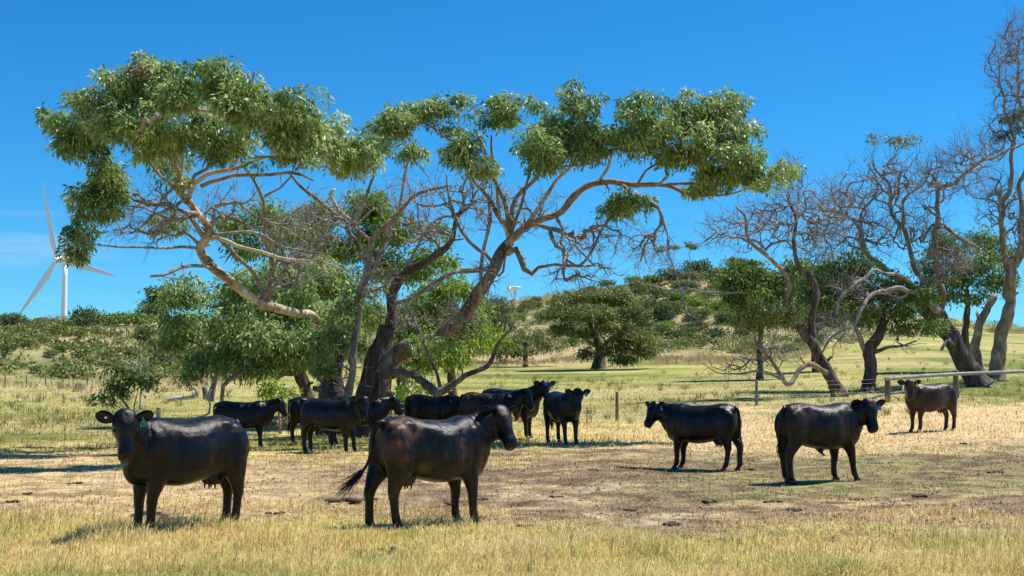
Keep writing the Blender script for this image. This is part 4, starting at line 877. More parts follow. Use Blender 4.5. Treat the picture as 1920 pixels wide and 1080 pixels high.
def make_cow(px, py, d, head_deg, neck_yaw, face_yaw, face_pitch, label, coat_mat, scale=1.0, tag_col=None, tag_txt=None,
             neck_len=.42, poll_h=1.40, legs=None, tail='hang', kind='cow', belly=0, button=False, tag_side='left', vox=.022, z_off=0, wide=1.0):
    """px,py,d: pixel and distance of the point between the four feet; angles in degrees.
       face_yaw is relative to the body, face_pitch is how far the muzzle drops below the horizontal"""
    g = G(px, d)
    root = empty('cow' if kind != 'bull' else 'bull', (g.x, g.y, g.z + z_off), math.radians(head_deg), label, 'cow' if kind != 'bull' else 'bull', 'black cattle standing in the paddock')
    root.scale = (scale * .95, scale, scale)
    E = MB(); X_, Y_, Z_ = np.eye(3)
    bl = belly
    st = [(-.80, 1.17, .92, .07), (-.775, 1.235, .80, .155), (-.71, 1.275, .70, .215), (-.60, 1.30, .62, .25), (-.46, 1.315, .625 - bl, .275),
          (-.28, 1.29, .585 - bl, .315), (-.05, 1.268, .535 - bl, .36), (.16, 1.262, .515 - bl * .7, .362), (.34, 1.28, .53, .325),
          (.48, 1.305, .54, .285), (.60, 1.29, .545, .262), (.72, 1.24, .575, .23), (.81, 1.16, .635, .175), (.87, 1.06, .74, .10)]
    st = np.array(st); st[:, 3] *= wide; st[:, 0] = st[:, 0] * .935
    st = cr(st, .05)
    E.grid([ring(((x), 0, (zt + zb) / 2), w, (zt - zb) / 2, X_, Y_, Z_, 28, 2.55, .08) for x, zt, zb, w in st])
    # hips, shoulders, pins
    for s in (1, -1):
        E.ellipsoid((-.43, s * .15 * wide, 1.18), (.14, .10, .09)); E.ellipsoid((-.67, s * .09, 1.14), (.08, .06, .08))
        E.ellipsoid((.50, s * .185 * wide, .93), (.18, .115, .27)); E.ellipsoid((.44, s * .06, 1.22), (.13, .07, .085))
        E.ellipsoid((-.56, s * .175 * wide, .93), (.24, .13, .30)); E.ellipsoid((.56, s * .15, .76), (.13, .11, .15))
    # neck
    ny = math.radians(neck_yaw)
    hsz = 1.10
    poll = np.array([.63 + neck_len * math.cos(ny), neck_len * math.sin(ny), poll_h - .05])
    fy = math.radians(face_yaw); fp = math.radians(face_pitch)
    hf = np.array([math.cos(fy) * math.cos(fp), math.sin(fy) * math.cos(fp), -math.sin(fp)])
    hl = np.array([-math.sin(fy), math.cos(fy), 0]); hu = np.cross(hf, hl)
    nb = np.array([.48, 0, .97]); hb = poll + hf * .10 - hu * .05
    c1 = nb + np.array([.18, 0, .06]); c2 = hb - np.array([math.cos(ny), math.sin(ny), .35]) * .16
    ts = np.linspace(0, 1, 12); sec = []
    pts = [(1 - q) ** 3 * nb + 3 * (1 - q) ** 2 * q * c1 + 3 * (1 - q) * q * q * c2 + q ** 3 * hb for q in ts]
    for i_, q in enumerate(ts):
        tg = pts[min(i_ + 1, 11)] - pts[max(i_ - 1, 0)]; tg /= np.linalg.norm(tg)
        l = np.cross(Z_, tg); l /= np.linalg.norm(l); u = np.cross(tg, l)
        bb = .345 * (1 - q) + .150 * q + .0 * math.sin(q * math.pi); aa = .22 * (1 - q) ** 1.2 + .100 * (1 - (1 - q) ** 1.2)
        sec.append(ring(pts[i_], aa, bb, tg, l, u, 20, 2.1, .05))
    E.grid(sec)
    # dewlap / brisket
    E.ellipsoid((.67, 0, .74), (.16, .13, .20))
    dw = cr(np.array([np.r_[poll + hf * .14 - hu * .14, .05, .05], np.r_[pts[8] + np.array([0, 0, -.16]), .06, .07], np.r_[pts[5] + np.array([.06 * math.cos(ny), .06 * math.sin(ny), -.24]), .07, .09], (.75, .04 * math.sin(ny), .78, .09, .11), (.70, 0, .66, .10, .08)]), .04)
    for r_ in dw: pass
    tg = np.gradient(dw[:, :3], axis=0); tg /= np.linalg.norm(tg, axis=1)[:, None]; lv = np.cross(Z_, hf * .3 + np.array([math.cos(ny), math.sin(ny), 0])); lv /= np.linalg.norm(lv)
    E.grid([ring(r_[:3], r_[3], r_[4], t_, lv, np.cross(t_, lv) / np.linalg.norm(np.cross(t_, lv)), 12) for r_, t_ in zip(dw, tg)])
    # head: sections along the face axis
    hs_ = [(-.045, .0, .050, .05), (-.02, .0, .088, .085), (.03, -.015, .116, .115), (.09, -.040, .130, .138), (.14, -.052, .131, .148), (.19, -.058, .112, .142),
           (.25, -.066, .093, .122), (.31, -.073, .083, .102), (.365, -.077, .083, .088), (.41, -.082, .090, .080), (.445, -.088, .086, .070), (.468, -.094, .064, .052)]
    E.grid([ring(poll + (hf * a_ + hu * o_) * hsz, w_ * hsz, h_ * hsz, hf, hl, hu, 18, 2.3, -.12) for a_, o_, w_, h_ in hs_])
    h0, l0, u0 = hf, hl, hu; hf, hl, hu = hf * hsz, hl * hsz, hu * hsz
    E.ellipsoid(poll + hf * .0 + hu * .055, (.05, .05, .035))
    for s in (1, -1):
        E.ellipsoid(poll + hf * .13 + hl * s * .104 + hu * .022, (.045, .034, .032))        # brow
        E.ellipsoid(poll + hf * .13 + hl * s * .062 - hu * .14, (.075, .045, .06))       # jaw
    E.ellipsoid(poll + hf * .41 - hu * .14, (.045, .045, .03))
    hf, hl, hu = h0, l0, u0
    # legs
    L = dict(fl=(0, 0), fr=(0, 0), hl=(0, 0), hr=(0, 0)); L.update(legs or {}); L = {k_: (v_[0] + (-.055 if k_[0] == 'h' else .015), v_[1]) for k_, v_ in L.items()}
    feet = []
    for key, (dx, dy) in L.items():
        s = 1 if key[1] == 'l' else -1
        if key[0] == 'f':
            P_ = [(.50, s * .17, .95, .15, .10), (.47, s * .175, .72, .135, .10), (.485 + dx * .35, s * .165, .55, .112, .086), (.51 + dx * .6, s * .155 + dy * .4, .41, .072, .064), (.515 + dx * .65, s * .155 + dy * .5, .355, .068, .062),
                  (.51 + dx * .8, s * .155 + dy * .7, .27, .057, .053), (.515 + dx * .9, s * .155 + dy * .9, .16, .055, .051), (.525 + dx, s * .155 + dy, .105, .060, .056), (.545 + dx, s * .155 + dy, .05, .056, .056)]
        else:
            P_ = [(-.56, s * .15, 1.0, .20, .13), (-.55 + dx * .1, s * .175, .80, .215, .13), (-.575 + dx * .3, s * .175, .66, .168, .108), (-.625 + dx * .6, s * .16 + dy * .4, .53, .108, .076), (-.655 + dx * .75, s * .15 + dy * .5, .43, .080, .062),
                  (-.65 + dx * .8, s * .15 + dy * .7, .34, .060, .054), (-.63 + dx * .9, s * .15 + dy * .9, .18, .056, .052), (-.615 + dx, s * .15 + dy, .11, .062, .058), (-.59 + dx, s * .15 + dy, .05, .058, .057)]
        c = cr(np.array(P_), .035)
        E.grid([ring(r_[:3], r_[4], r_[3], -Z_, Y_, X_, 14) for r_ in c])
        feet.append((c[-1][0] + .012, c[-1][1]))
    if kind == 'cow':
        for s in (1, -1): E.ellipsoid((-.38, s * .05, .565 - bl), (.12, .07, .07))
    if kind == 'bull':
        E.grid([ring((.0 + .14 * q, 0, .50 - .10 * q), .045 * (1 - .5 * q), .05 * (1 - .5 * q), -Z_, Y_, X_, 10) for q in np.linspace(0, 1, 5)])
    # sheath of a tail root
    tmp = E.build('tmp', coat_mat)
    rm = tmp.modifiers.new('r', 'REMESH'); rm.mode = 'VOXEL'; rm.voxel_size = vox; rm.use_smooth_shade = True
    sm = tmp.modifiers.new('s', 'SMOOTH'); sm.factor = .5; sm.iterations = int(5 * .022 / vox) + 1
    dg = bpy.context.evaluated_depsgraph_get(); me = bpy.data.meshes.new_from_object(tmp.evaluated_get(dg)); bpy.data.objects.remove(tmp)
    me.name = 'body'
    # ribs / muscle relief pushed along the normals
    nv = len(me.vertices); co = np.empty(nv * 3, np.float32); me.vertices.foreach_get('co', co); co = co.reshape(-1, 3)
    no = np.empty(nv * 3, np.float32); me.vertex_normals.foreach_get('vector', no); no = no.reshape(-1, 3)
    seed = (px * .37) % 50
    f1 = (fbm(co[:, 0] * 5 + seed, co[:, 2] * 3.4 + co[:, 1] * 2, 9, 3) - .5) * .030
    rib = np.sin((co[:, 0] * 1.0 + co[:, 2] * .25) * 2 * math.pi / .085) * .0026 * np.exp(-((co[:, 0] - .02) / .26) ** 2) * np.exp(-((co[:, 2] - .86) / .17) ** 2)
    fold = np.sin(co[:, 0] * 2 * math.pi / .05 + 3 * co[:, 2]) * .0035 * np.exp(-((co[:, 0] - .70) / .10) ** 2) * (co[:, 2] > .75)
    flank = -.014 * np.exp(-((co[:, 0] + .27) / .13) ** 2 - ((co[:, 2] - 1.08) / .13) ** 2) - .022 * np.exp(-((co[:, 0] - .30) / .05) ** 2 - ((co[:, 2] - .95) / .22) ** 2)
    trunk = sst(co[:, 2], .45, .62)
    co = co + no * ((f1 + rib + fold + flank) * trunk)[:, None]
    me.vertices.foreach_set('co', co.astype(np.float32).ravel()); me.update()
    if not me.materials: me.materials.append(coat_mat)
    link('body', me, root)
    M3 = np.stack([hf, hl, hu], 1)
    # ears
    for s in (1, -1):
        e = MB(); base = poll + hf * .06 + hl * s * .115 - hu * .008
        ed = hl * s * .93 + np.array([0, 0, .12]) - hf * .16 + hu * .05; ed /= np.linalg.norm(ed)
        fw = hf * .75 + hu * .35 - hl * 0; fw -= ed * (fw @ ed); fw /= np.linalg.norm(fw); up = np.cross(fw, ed) * 1.0
        prof = [(-.02, .024), (.0, .034), (.04, .062), (.09, .082), (.14, .080), (.18, .058), (.207, .026), (.216, .004)]
        rows = []
        for a_, w_ in cr(np.array([(p_[0], p_[1], 0) for p_ in prof]), .02)[:, :2]:
            th = np.linspace(-1, 1, 7)
            cup = (1 - th ** 2) * w_ * .55
            out_ = [base + ed * a_ + up * (w_ * t_) - fw * c_ for t_, c_ in zip(th, cup)]
            inn = [p_ + fw * .008 for p_ in out_][::-1]
            rows.append(out_ + inn)
        e.grid(rows); eo = e.build('ear', coat_mat, root)
        e2 = MB(); e2.grid([[base + ed * a_ + up * (w_ * .72 * t_) - fw * (w_ * .5 * (1 - t_ * t_) - .012) for t_ in np.linspace(-1, 1, 5)] for a_, w_ in prof[2:7]], False, False)
        iee = e2.build('inner_ear', inner_m, eo)
        if tag_col and ((s == 1) == (tag_side == 'left')):
            tb = MB(); c0 = base + ed * .085 - up * s * 0 + fw * .016
            dn = -Z_ * .9 + ed * .12 * 1; dn /= np.linalg.norm(dn); sd_ = np.cross(dn, fw); sd_ /= np.linalg.norm(sd_); nf = np.cross(sd_, dn)
            if nf @ fw < 0: nf = -nf; sd_ = -sd_
            out = [(-.007, -.01), (-.007, .022), (-.034, .045), (-.040, .096), (.040, .096), (.034, .045), (.007, .022), (.007, -.01)]
            fr = [c0 + sd_ * x_ + dn * y_ + nf * .002 for x_, y_ in out]; bk = [p_ - nf * .004 for p_ in fr]
            tb.add(fr + bk, [tuple(range(8)), tuple(range(15, 7, -1))] + [(i_, (i_ + 1) % 8, 8 + (i_ + 1) % 8, 8 + i_)[::-1] for i_ in range(8)])
            to = tb.build('ear_tag', tagm[tag_col], root, False); to['label'] = tag_col + ' plastic ear tag'
            if tag_txt:
                me2 = text_mesh(tag_txt, .055, ink_m); lo = link('lettering', me2, to)
                cc = c0 + dn * .068 + nf * .0035
                yv = -dn; xv = np.cross(yv, nf); 
                lo.matrix_local = Matrix(((xv[0], yv[0], nf[0], cc[0]), (xv[1], yv[1], nf[1], cc[1]), (xv[2], yv[2], nf[2], cc[2]), (0, 0, 0, 1)))
        elif button:
            bb_ = MB(); c0 = base + ed * .095 + fw * .004
            th = np.arange(14) * 2 * math.pi / 14
            rings = [[c0 + (up * math.cos(a_) + ed * math.sin(a_)) * r_ + fw * h_ for a_ in th] for r_, h_ in ((.015, 0), (.015, .005), (.006, .006), (.006, .003))]
            bb_.grid(rings); bo = bb_.build('ear_button', white_m, root, False); bo['label'] = 'white round ear button'
        ey = MB(); ey.ellipsoid(poll + (hf * .175 + hl * s * .116 - hu * .012) * hsz, (.020, .014, .018), M3, 12, 8); ey.build('eye', eye_m, root)
    # nose pad with nostrils
    nn = MB(); nn.ellipsoid(poll + (hf * .456 - hu * .085) * hsz, (.028, .056, .040), M3, 16, 10); no_ = nn.build('nose', nose_m, root)
    for s in (1, -1):
        n2 = MB(); n2.ellipsoid(poll + (hf * .472 + hl * s * .036 - hu * .075) * hsz, (.013, .012, .018), M3, 8, 6); n2.build('nostril', eye_m, no_)
    # hooves: two claws each
    for fx, fy_ in feet:
        h = MB()
        for s in (1, -1):
            h.grid([ring((fx + sx, fy_ + s * .022, z_), w_, l_, -Z_, Y_, X_, 10) for sx, z_, w_, l_ in ((.0, .07, .018, .032), (.008, .045, .022, .044), (.018, .015, .025, .058), (.02, -.015, .026, .060))])
        h.build('hoof', hoof_m, root)
    # tail
    TX = .05
    if tail == 'hang': tp = [(-.76, 0, 1.235, .040), (-.825, 0, 1.17, .034), (-.855, 0, 1.02, .024), (-.85, .0, .80, .017), (-.83, 0, .62, .015)]; sw = [(-.83, 0, .62), (-.83, 0, .45), (-.82, .01, .26)]
    elif tail == 'long': tp = [(-.76, 0, 1.235, .042), (-.835, 0, 1.16, .036), (-.86, 0, 1.0, .026), (-.86, .0, .75, .020), (-.85, .02, .58, .02)]; sw = [(-.85, .02, .6), (-.86, .03, .40), (-.85, .02, .12)]
    elif tail == 'swing': tp = [(-.72, 0, 1.25, .045), (-.83, .01, 1.22, .040), (-.885, .02, 1.08, .030), (-.90, .03, .88, .022), (-.955, .05, .74, .018), (-1.05, .08, .62, .016)]; sw = [(-1.0, .07, .68), (-1.16, .10, .54), (-1.36, .10, .42)]
    elif tail == 'leg': tp = [(-.76, 0, 1.235, .040), (-.825, .0, 1.15, .032), (-.85, .03, .95, .024), (-.83, .08, .75, .017), (-.80, .12, .60, .015)]; sw = [(-.80, .12, .62), (-.76, .16, .45), (-.72, .17, .34)]
    tp = [(a_ + TX, *b_) for a_, *b_ in tp]; sw = [(a_ + TX, *b_) for a_, *b_ in sw]
    c = cr(np.array(tp), .05); tb = MB(); tb.tube(c[:, :3], c[:, 3], 8); to = tb.build('tail', coat_mat, root)
    hr = MB(); swc = cr(np.array(sw), .06); R_ = np.random.default_rng(int(px)); nst = 70 if tail != 'long' else 90
    for _ in range(nst):
        o1 = R_.normal(0, .012, 3); o2 = R_.normal(0, .035 if tail != 'swing' else .05, 3); ln = R_.uniform(.55, 1.0); n_ = len(swc); q = np.linspace(0, 1, n_)[:, None]
        pp = swc * 1.0; pp = swc[0] + (swc - swc[0]) * ln + o1 + o2 * q + np.sin(q * 5 + R_.random() * 6) * .008
        if tail == 'swing': pp = pp + np.array([0, 0, -1]) * q ** 2 * R_.random() ** 4 * .20
        hr.tube(pp, np.linspace(.0055, .001, n_), 3)
    hr.build('tail_switch', hair_m, to)['kind'] = 'stuff'
    if kind == 'cow':
        for sx, sy in ((-.40, .04), (-.40, -.04), (-.31, .045), (-.31, -.045)):
            ud = MB(); ud.grid([ring((sx, sy, .51 - bl - .05 * q), .015 * (1 - .4 * q), .015 * (1 - .4 * q), -Z_, Y_, X_, 8) for q in np.linspace(0, 1, 4)])
            ud.build('teat', teat_m, root)
    return root
# ------------------------------------------------------------ the herd
F_ = dict
make_cow(352, 999, 14.9, -133, 34, 66, 60, 'glossy dark cow in the left foreground facing the camera with a green ear tag', coat_dark, 1.0, 'green', '42', legs=F_(fl=(.04, 0), hl=(.05, 0), hr=(-.04, 0)), tail='hang', button=True, vox=.016)
make_cow(808, 985, 15.4, 37, -16, -88, 48, 'brown patched glossy cow in the centre foreground swinging its tail, yellow ear tag', coat_brown, 1.0, 'yellow', '75', legs=F_(fl=(-.04, 0), fr=(.02, 0), hl=(-.12, 0), hr=(.08, 0)), tail='swing', poll_h=1.41, neck_len=.36, vox=.016)
make_cow(456, 843, 33, 8, 6, -14, 50, 'black cow in the tree shade at the left, looking right over its neighbour', coat_black, .93, legs=F_(hl=(.05, 0)), neck_len=.40, poll_h=1.38)
make_cow(595, 840, 34.5, 12, 0, -5, 45, 'black cow half hidden between two shaded cows left of the trunks', coat_black, .97, poll_h=1.30)
make_cow(622, 850, 31, -22, -10, -55, 62, 'black shaded cow before the left trunk looking straight at the camera', coat_black, 1.0, legs=F_(fl=(.06, 0)), poll_h=1.36, neck_len=.36)
make_cow(668, 838, 33.5, 14, 8, -25, 50, 'black cow with its head just before the dark right trunk', coat_black, .98, 'blue', poll_h=1.32)
make_cow(812, 826, 34.5, -4, 6, -6, 52, 'black cow standing behind the foreground cow under the low limb', coat_dark, .98, poll_h=1.22, neck_len=.33)
make_cow(918, 826, 33.5, -6, -12, -30, 52, 'dark cow with sun dappled brown back and a red ear tag, left of the pair', coat_chest, 1.02, 'red', legs=F_(), poll_h=1.38, neck_len=.34)
make_cow(955, 825, 35.2, -18, -10, -52, 56, 'black cow tucked behind its neighbour, its face and blue tagged ear showing', coat_black, 1.05, 'blue', poll_h=1.50, neck_len=.40)
make_cow(1054, 829, 32.6, -70, 6, -22, 60, 'black cow facing the camera alone right of the pair with a blue ear tag', coat_black, 1.0, 'blue', poll_h=1.38, neck_len=.34, legs=F_(fr=(.06, 0)))
make_cow(1316, 889, 24.8, 148, 6, 68, 50, 'black cow with its head to the left and muddy long tail towards the camera', coat_black, .97, 'blue', legs=F_(hl=(.10, 0), hr=(-.08, 0)), tail='long', poll_h=1.33, tag_side='left', belly=.02)
make_cow(1532, 903, 21.9, 24, -26, -102, 60, 'reddish black young bull at the right, head turned to the camera, blue ear tag', coat_chest, 1.02, 'blue', '2', legs=F_(fl=(-.10, 0), fr=(.10, 0), hl=(.06, 0), hr=(-.06, 0)), poll_h=1.36, neck_len=.36, kind='bull', tail='leg')
make_cow(1742, 803, 34, -157, 34, 62, 62, 'brown cow at the far right before the wooden rail, facing the camera', coat_choc, .98, 'yellow', poll_h=1.40, neck_len=.36, tail='leg')

# ------------------------------------------------------------ fence
post_m = bark('weathered_post', (.12, .10, .08), (.24, .21, .17), (.36, .33, .28), 5.0, .9, .5, (1, 1, .2))
rail_m = bark('weathered_rail', (.22, .20, .18), (.38, .35, .31), (.55, .52, .48), 5.0, .9, .4, (.3, .3, 1))
wire_m = simple('galvanised_wire', (.22, .22, .21), .45, .8)
def post(px, d, h=1.05, r=.055, label='', extra=.0):
    g0 = G(px, d); root = empty('fence_post', g0, 0, label, 'fence post', 'wooden fence posts along the paddock fence')
    m = MB(); m.tube([(0, 0, -.3), (.0, 0, h * .5), (.008, 0, h - .02), (.008, 0, h)], [r, r * .98, r * .95, r * .75], 12, lump=.08, seed=px); m.build('post', post_m, root)
    for k in (.35, .6, .85):
        s_ = MB(); s_.box((0, -r * .97, h * k), (.02, .008, .006)); s_.build('staple', wire_m, root)
    return root
fl = [(-260, 28.5), (-40, 30), (300, 33.3), (577, 36), (860, 39.5), (1156, 43.6), (1417, 50), (1662, 51)]
labs = ['fence post beyond the left edge of the pasture', 'fence post just outside the left edge of the pasture', 'fence post hidden behind the left foreground cow', 'short grey post seen between the legs of the shaded cows',
        'fence post behind the centre cows', 'thin wooden fence post standing alone right of the central cows', 'wooden fence post above the back of the black cow, right of the middle', 'stout grey post carrying the left end of the wooden rail']
posts = [post(p_, d_, 1.0 if i_ < 7 else 1.0, .06 if i_ < 7 else .115, labs[i_]) for i_, (p_, d_) in enumerate(fl)]
post(1790, 54, 1.15, .12, 'stout post carrying the middle of the wooden rail')
r2 = post(2010, 58, 1.1, .12, 'stout post carrying the right end of the wooden rail')
wr = empty('wire_fence', G(960, 41), 0, 'thin wire fence strung between the wooden posts across the paddock', 'fence')
o_ = np.array(wr.location)
for k, hh in enumerate((.12, .28, .44, .60, .78, .93)):
    m = MB(); pts = []
    for (pa, da), (pb, db) in zip(fl[:-1], fl[1:]):
        A = np.array(G(pa, da)); B = np.array(G(pb, db))
        for q in np.linspace(0, 1, 12, endpoint=False):
            p_ = A * (1 - q) + B * q; p_[2] = gz1(p_[0], p_[1]) * .6 + (A[2] * (1 - q) + B[2] * q) * .4 + hh - .02 * math.sin(q * math.pi); p_[1] -= .06; pts.append(p_ - o_)
    B = np.array(G(*fl[-1])); pts.append(B + [0, -.13, hh] - o_)
    m.tube(pts, np.full(len(pts), .0035), 4); m.build('wire', wire_m, wr)
for (pa, da), (pb, db) in zip(fl[0:3], fl[1:4]):            # mesh stays on the left part
    A = np.array(G(pa, da)); B = np.array(G(pb, db)); n_ = int(np.linalg.norm(B - A) / .3)
    for q in np.linspace(0, 1, n_, endpoint=False):
        p_ = A * (1 - q) + B * q; p_[1] -= .055; zz = gz1(p_[0], p_[1])
        if q * 0 == 0: 
            m = MB(); m.tube([(0, 0, .1), (0, 0, .93)], [.003, .003], 4)
            w_ = m.build('stay_wire', wire_m, wr); w_.location = np.array([p_[0], p_[1], zz]) - o_
m = MB(); A = G(1656, 50.86); pr = np.array([np.array(G(1656, 50.8)) + [0, 0, .93], np.array(G(1790, 53.84)) + [0, 0, 1.0], np.array(G(2030, 58.2)) + [0, 0, 1.0]]); 
rl = empty('wooden_rail', tuple(pr[0]), 0, 'long round grey wooden rail laid along the posts at the right', 'rail')
c = cr(pr, .3); c[:, 1] -= .17; m.tube(c - pr[0], np.full(len(c), .075), 12, lump=.06, seed=3); m.build('rail', rail_m, rl)
# distant fence posts at the foot of the left hill
for i_, (px_, d_) in enumerate(((12, 64), (52, 64.5), (88, 65), (166, 67), (312, 72), (345, 73), (1268, 104), (1290, 104), (1250, 103.5))):
    g0 = G(px_, d_); m = MB(); m.tube([(0, 0, -.2), (0, 0, .35), (0, 0, .62)], [.04, .035, .03], 6); o = m.build('fence_post', post_m); o.location = g0
    tag(o, 'tiny distant fence post at the foot of the ' + ('left hill' if px_ < 900 else 'far hill'), 'fence post', 'distant posts below the ' + ('left hill' if px_ < 900 else 'far hill'))

# ------------------------------------------------------------ dead wood
def deadwood(name, label, polys, mat, cat='dead wood', lump=.2):
    p0 = P(*polys[0][0][:3]); root = empty(name, p0, 0, label, cat); o_ = np.array(p0)
    for i_, rows in enumerate(polys):
        c = cr(np.array(PX(rows)), .12); m = MB(); m.tube(c[:, :3] - o_, c[:, 3], 8, lump=lump, seed=i_ + rows[0][0]); m.build('trunk' if i_ == 0 else 'branch', mat, root)
    return root
deadwood('fallen_log', 'pale fallen log with one curled branch in the paddock left of the bushy tree', [[(314, 751, 50, 3.00), (330, 747, 50, 4.50), (350, 746, 50, 3.75), (365, 744, 50, 3.75)], [(362, 745, 50, 3.00), (369, 738, 50, 2.70), (368, 730, 50, 2.70), (361, 728, 50, 3.00), (356, 732, 50, 1.88), (349, 732, 50, 1.12)]], white_wood)
deadwood('tree_stump', 'short grey broken stump beside the leaning dead tree', [[(388, 748, 48, 6.5), (386, 738, 48, 6), (383, 725, 48, 5)]], grey_bark, 'stump')
deadwood('dead_tree', 'leaning pale dead tree stem under the left edge of the bushy tree', [[(394, 752, 47, 7), (398, 730, 47, 6), (404, 712, 47, 5), (408, 695, 47, 4.5), (409, 680, 47, 3)], [(400, 712, 47, 3), (396, 704, 47, 2.5), (395, 695, 47, 1)]], grey_bark)
deadwood('dead_sapling', 'bleached white dead branches standing above the small leaning young tree', [[(262, 770, 35, 1.65), (264, 735, 35, 1.65), (264, 705, 35, 1.54), (262, 685, 35, 1.43), (266, 665, 35, 1.10)], [(264, 705, 35, 1.65), (250, 692, 35, 1.43), (238, 680, 35, 1.32), (228, 675, 35, 1.10), (215, 680, 35, 0.66)], [(264, 702, 35, 1.43), (274, 696, 35, 1.65), (280, 695, 35, 1.76), (276, 680, 35, 1.10), (278, 668, 35, 0.55)], [(250, 692, 35, 1.10), (244, 682, 35, 0.83), (246, 676, 35, 0.55)], [(262, 690, 35, 1.10), (256, 684, 35, 1.10), (253, 678, 35, 0.66)]], white_wood)
deadwood('hanging_branch', 'thin crooked bare branch beside the rump of the left shaded cow', [[(352, 785, 33, 1.0), (372, 782, 33, 1.6), (392, 775, 33, 2.0), (394, 760, 33, 1.8), (390, 745, 33, 1.5), (396, 730, 33, 1.2)]], twig_m)
deadwood('fallen_branch', 'dark fallen branch lying in the grass behind the right post', [[(1632, 748, 52, 2), (1650, 742, 52, 2.2), (1670, 738, 52, 2.4), (1690, 736, 52, 2)], [(1692, 736, 52, 2), (1694, 718, 54, 1.6), (1690, 700, 56, 1.4)]], grey_bark)
deadwood('fallen_branch', 'grey dead branches lying on the slope at the far left', [[(5, 640, 95, 1.5), (20, 632, 95, 2), (38, 630, 95, 2.2), (52, 633, 95, 1)]], white_wood)

# dung pats and clods
dung_m = simple('dried_dung', (.055, .038, .026), .9, noise=.5, nscale=14, bump=.6)
gD = np.random.default_rng(17)
dp = [(285, 965, 1.5), (330, 975, 1.6), (645, 940, 1.6), (700, 935, .8), (855, 985, 1.0), (840, 943, .9), (905, 935, .7), (1260, 982, 1.0), (1270, 1010, 1.3), (1365, 1012, 1.0), (1400, 880, .9), (1445, 940, .8), (1110, 880, .7), (1180, 955, .8), (1560, 1010, .9), (1650, 950, .8), (1720, 930, 1.0), (1860, 885, .9), (1690, 825, .8), (1800, 840, .8), (520, 960, .8), (150, 905, .8), (60, 925, .7), (980, 985, .8), (1040, 930, .7), (1330, 940, 1.0), (1480, 955, .8), (1600, 935, .7), (30, 940, .9), (740, 1030, .9), (440, 890, .8)]
pv = []
for v in range(3):
    m = MB(); g = np.random.default_rng(60 + v)
    for _ in range(5):
        c_ = g.normal(0, .07, 3); c_[2] = .01 + .012 * g.random(); r_ = .05 + .05 * g.random(); m.ellipsoid(c_, (r_ * .7, r_ * .6, .012 + .015 * g.random()), None, 10, 6)
    pv.append(m.mesh('dung_pat', dung_m))
for i_, (px_, py_, s_) in enumerate(dp):
    d_ = F * CAMZ / (py_ - 710)
    for _ in range(4): d_ = F * (CAMZ - G(px_, d_).z) / (py_ - 710)
    o = link('dung_pat', pv[i_ % 3]); o.location = G(px_, d_); o.rotation_euler = (0, 0, gD.random() * 6); o.scale = (s_, s_, s_)
    zn = ('in the grass nearest the camera' if py_ > 975 else 'on the trampled band' if py_ > 900 else 'on the straw by the herd'); sd_ = ('left of the front cows' if px_ < 600 else 'below the middle cows' if px_ < 1150 else 'right of the middle')
    tag(o, 'dark dried dung pat ' + zn + ', ' + sd_, 'dung', 'dung pats ' + zn + ', ' + sd_)
# small clods and litter
n = 12000; d = gD.uniform(15.0, 32, n); a = gD.uniform(350, 2000, n); x = (a - 960) / F * d; z = gz(x, d)
k_ = fbm(x / .8, d / .8, 81) > .47; x, d, z = x[k_], d[k_], z[k_]; n = len(x)
s_ = gD.uniform(.008, .032, n) * (.6 + .4 * gD.random(n)); u = np.array([(1, 0, 0), (0, 1, 0), (-1, 0, 0), (0, -1, 0), (0, 0, .7)])
an = gD.random(n) * 6.28; R2 = np.stack([np.cos(an), -np.sin(an), np.sin(an), np.cos(an)], -1).reshape(n, 2, 2)
jit = 1 + gD.normal(0, .3, (n, 5, 3)); U = u[None] * jit; U[:, :, :2] = np.einsum('nij,nkj->nki', R2, U[:, :, :2])
V = np.stack([x, d, z], -1)[:, None, :] + U * s_[:, None, None]
I = (np.arange(n)[:, None] * 5 + np.array([0, 1, 4, 1, 2, 4, 2, 3, 4, 3, 0, 4])[None]).ravel()
tag(link('soil_clods', mesh_np('soil_clods', V.reshape(-1, 3), I, np.full(n * 4, 3), simple('dark_clods', (.13, .095, .065), .95, noise=.5, nscale=3))), 'small dark clods and litter on the trampled ground', 'clods', kind='stuff')

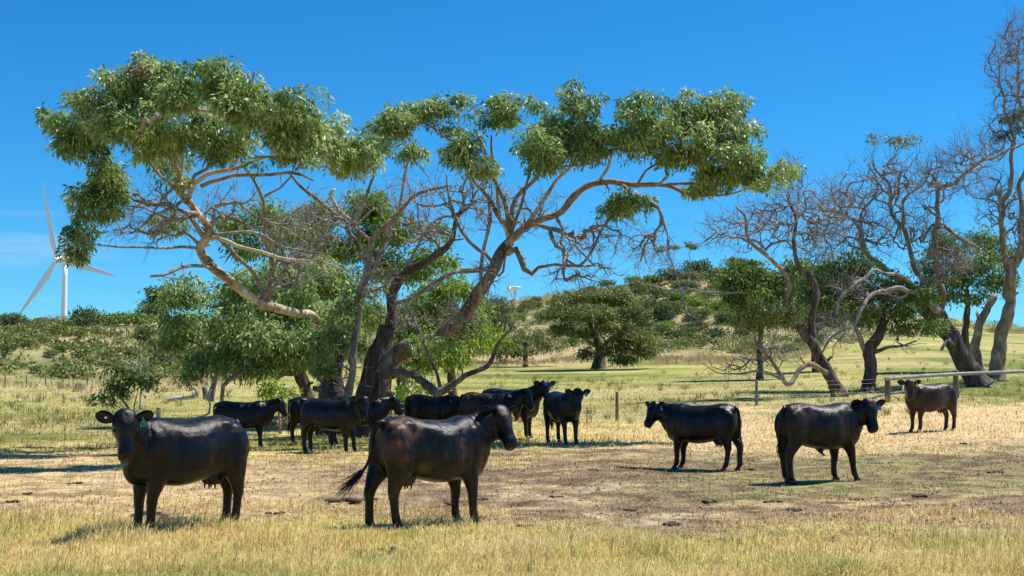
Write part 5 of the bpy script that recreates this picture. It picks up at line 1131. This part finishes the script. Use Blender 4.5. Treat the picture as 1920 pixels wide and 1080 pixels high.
# ------------------------------------------------------------ wind turbines
tw_m = simple('white_turbine_paint', (.88, .88, .88), .35)
def turbine(px, py, d, yaw, a0, Lb, label, tower_r=1.25):
    hub = P(px, py, d); nx = Vector((math.sin(yaw), -math.cos(yaw), 0))          # rotor faces this way
    ctr = hub - nx * 4.2; gzv = gz1(ctr.x, ctr.y); root = empty('wind_turbine', (ctr.x, ctr.y, gzv), 0, label, 'wind turbine', 'white wind turbines behind the hills')
    o_ = np.array(root.location); H_ = hub.z - gzv - 1.2
    m = MB(); hs_ = np.linspace(-2, H_, 12); m.tube([(0, 0, h_) for h_ in hs_], [tower_r * (1.25 - .45 * max(h_, 0) / H_) for h_ in hs_], 28); m.build('tower', tw_m, root)
    f = np.array(nx); l = np.array([-nx.y, nx.x, 0]); u = np.array([0, 0, 1.]); hc = np.array(hub) - o_
    m = MB(); m.grid([ring(hc - f * s_ + u * zo, w_, h_, f, l, u, 20, 4.0) for s_, zo, w_, h_ in ((1.2, 0, 1.0, 1.1), (1.3, 0, 1.25, 1.45), (3, .1, 1.5, 1.75), (6.4, .2, 1.45, 1.5), (8.2, .4, 1.3, 1.1), (8.4, .45, 1.0, .85))]); m.build('nacelle', tw_m, root)
    m = MB(); m.grid([ring(hc - f * s_, r_, r_, f, l, u, 20) for s_, r_ in ((-2.2, .1), (-2.0, .6), (-1.2, 1.15), (-.2, 1.45), (1.2, 1.5))]); hb_ = m.build('hub', tw_m, root)
    for k in range(3):
        an = math.radians(a0 + 120 * k); dr = l * math.sin(an) + u * math.cos(an); sd_ = np.cross(f, dr)
        rows = []
        for q in np.linspace(0, 1, 18):
            ch = .8 if q < .04 else (.8 + (q - .04) / .16 * 1.0 if q < .2 else 1.65 * (1 - (q - .2) / .8) ** .85 + .15)
            tk = .62 if q < .04 else max(.08, .5 * (1 - q) ** 1.3); tw = math.radians(-3)
            cd = sd_ * math.cos(tw) + f * math.sin(tw); nd = np.cross(dr, cd); c_ = hc + f * .3 + dr * (1.2 + q * (Lb - 1.2)) + cd * ch * .3 * min(1, q * 5)
            rows.append(ring(c_, ch, tk * .5 if q > .04 else tk, dr, cd, nd, 14, 2))
        m = MB(); m.grid(rows); m.build('blade', tw_m, root)
    return root
turbine(108, 487, 545, math.radians(-27.5), -16, 35, 'large white wind turbine rising behind the hill at the left')
turbine(955, 541, 960, math.radians(-80), 2, 35, 'small distant white wind turbine seen under the thick right limb', 1.35)

print('TRIS', {o.name: sum(len(p.vertices) - 2 for p in o.data.polygons) for o in bpy.data.objects if o.type == 'MESH' and len(o.data.polygons) > 40000}, sum(sum(1 for _ in o.data.polygons) for o in bpy.data.objects if o.type == 'MESH'))
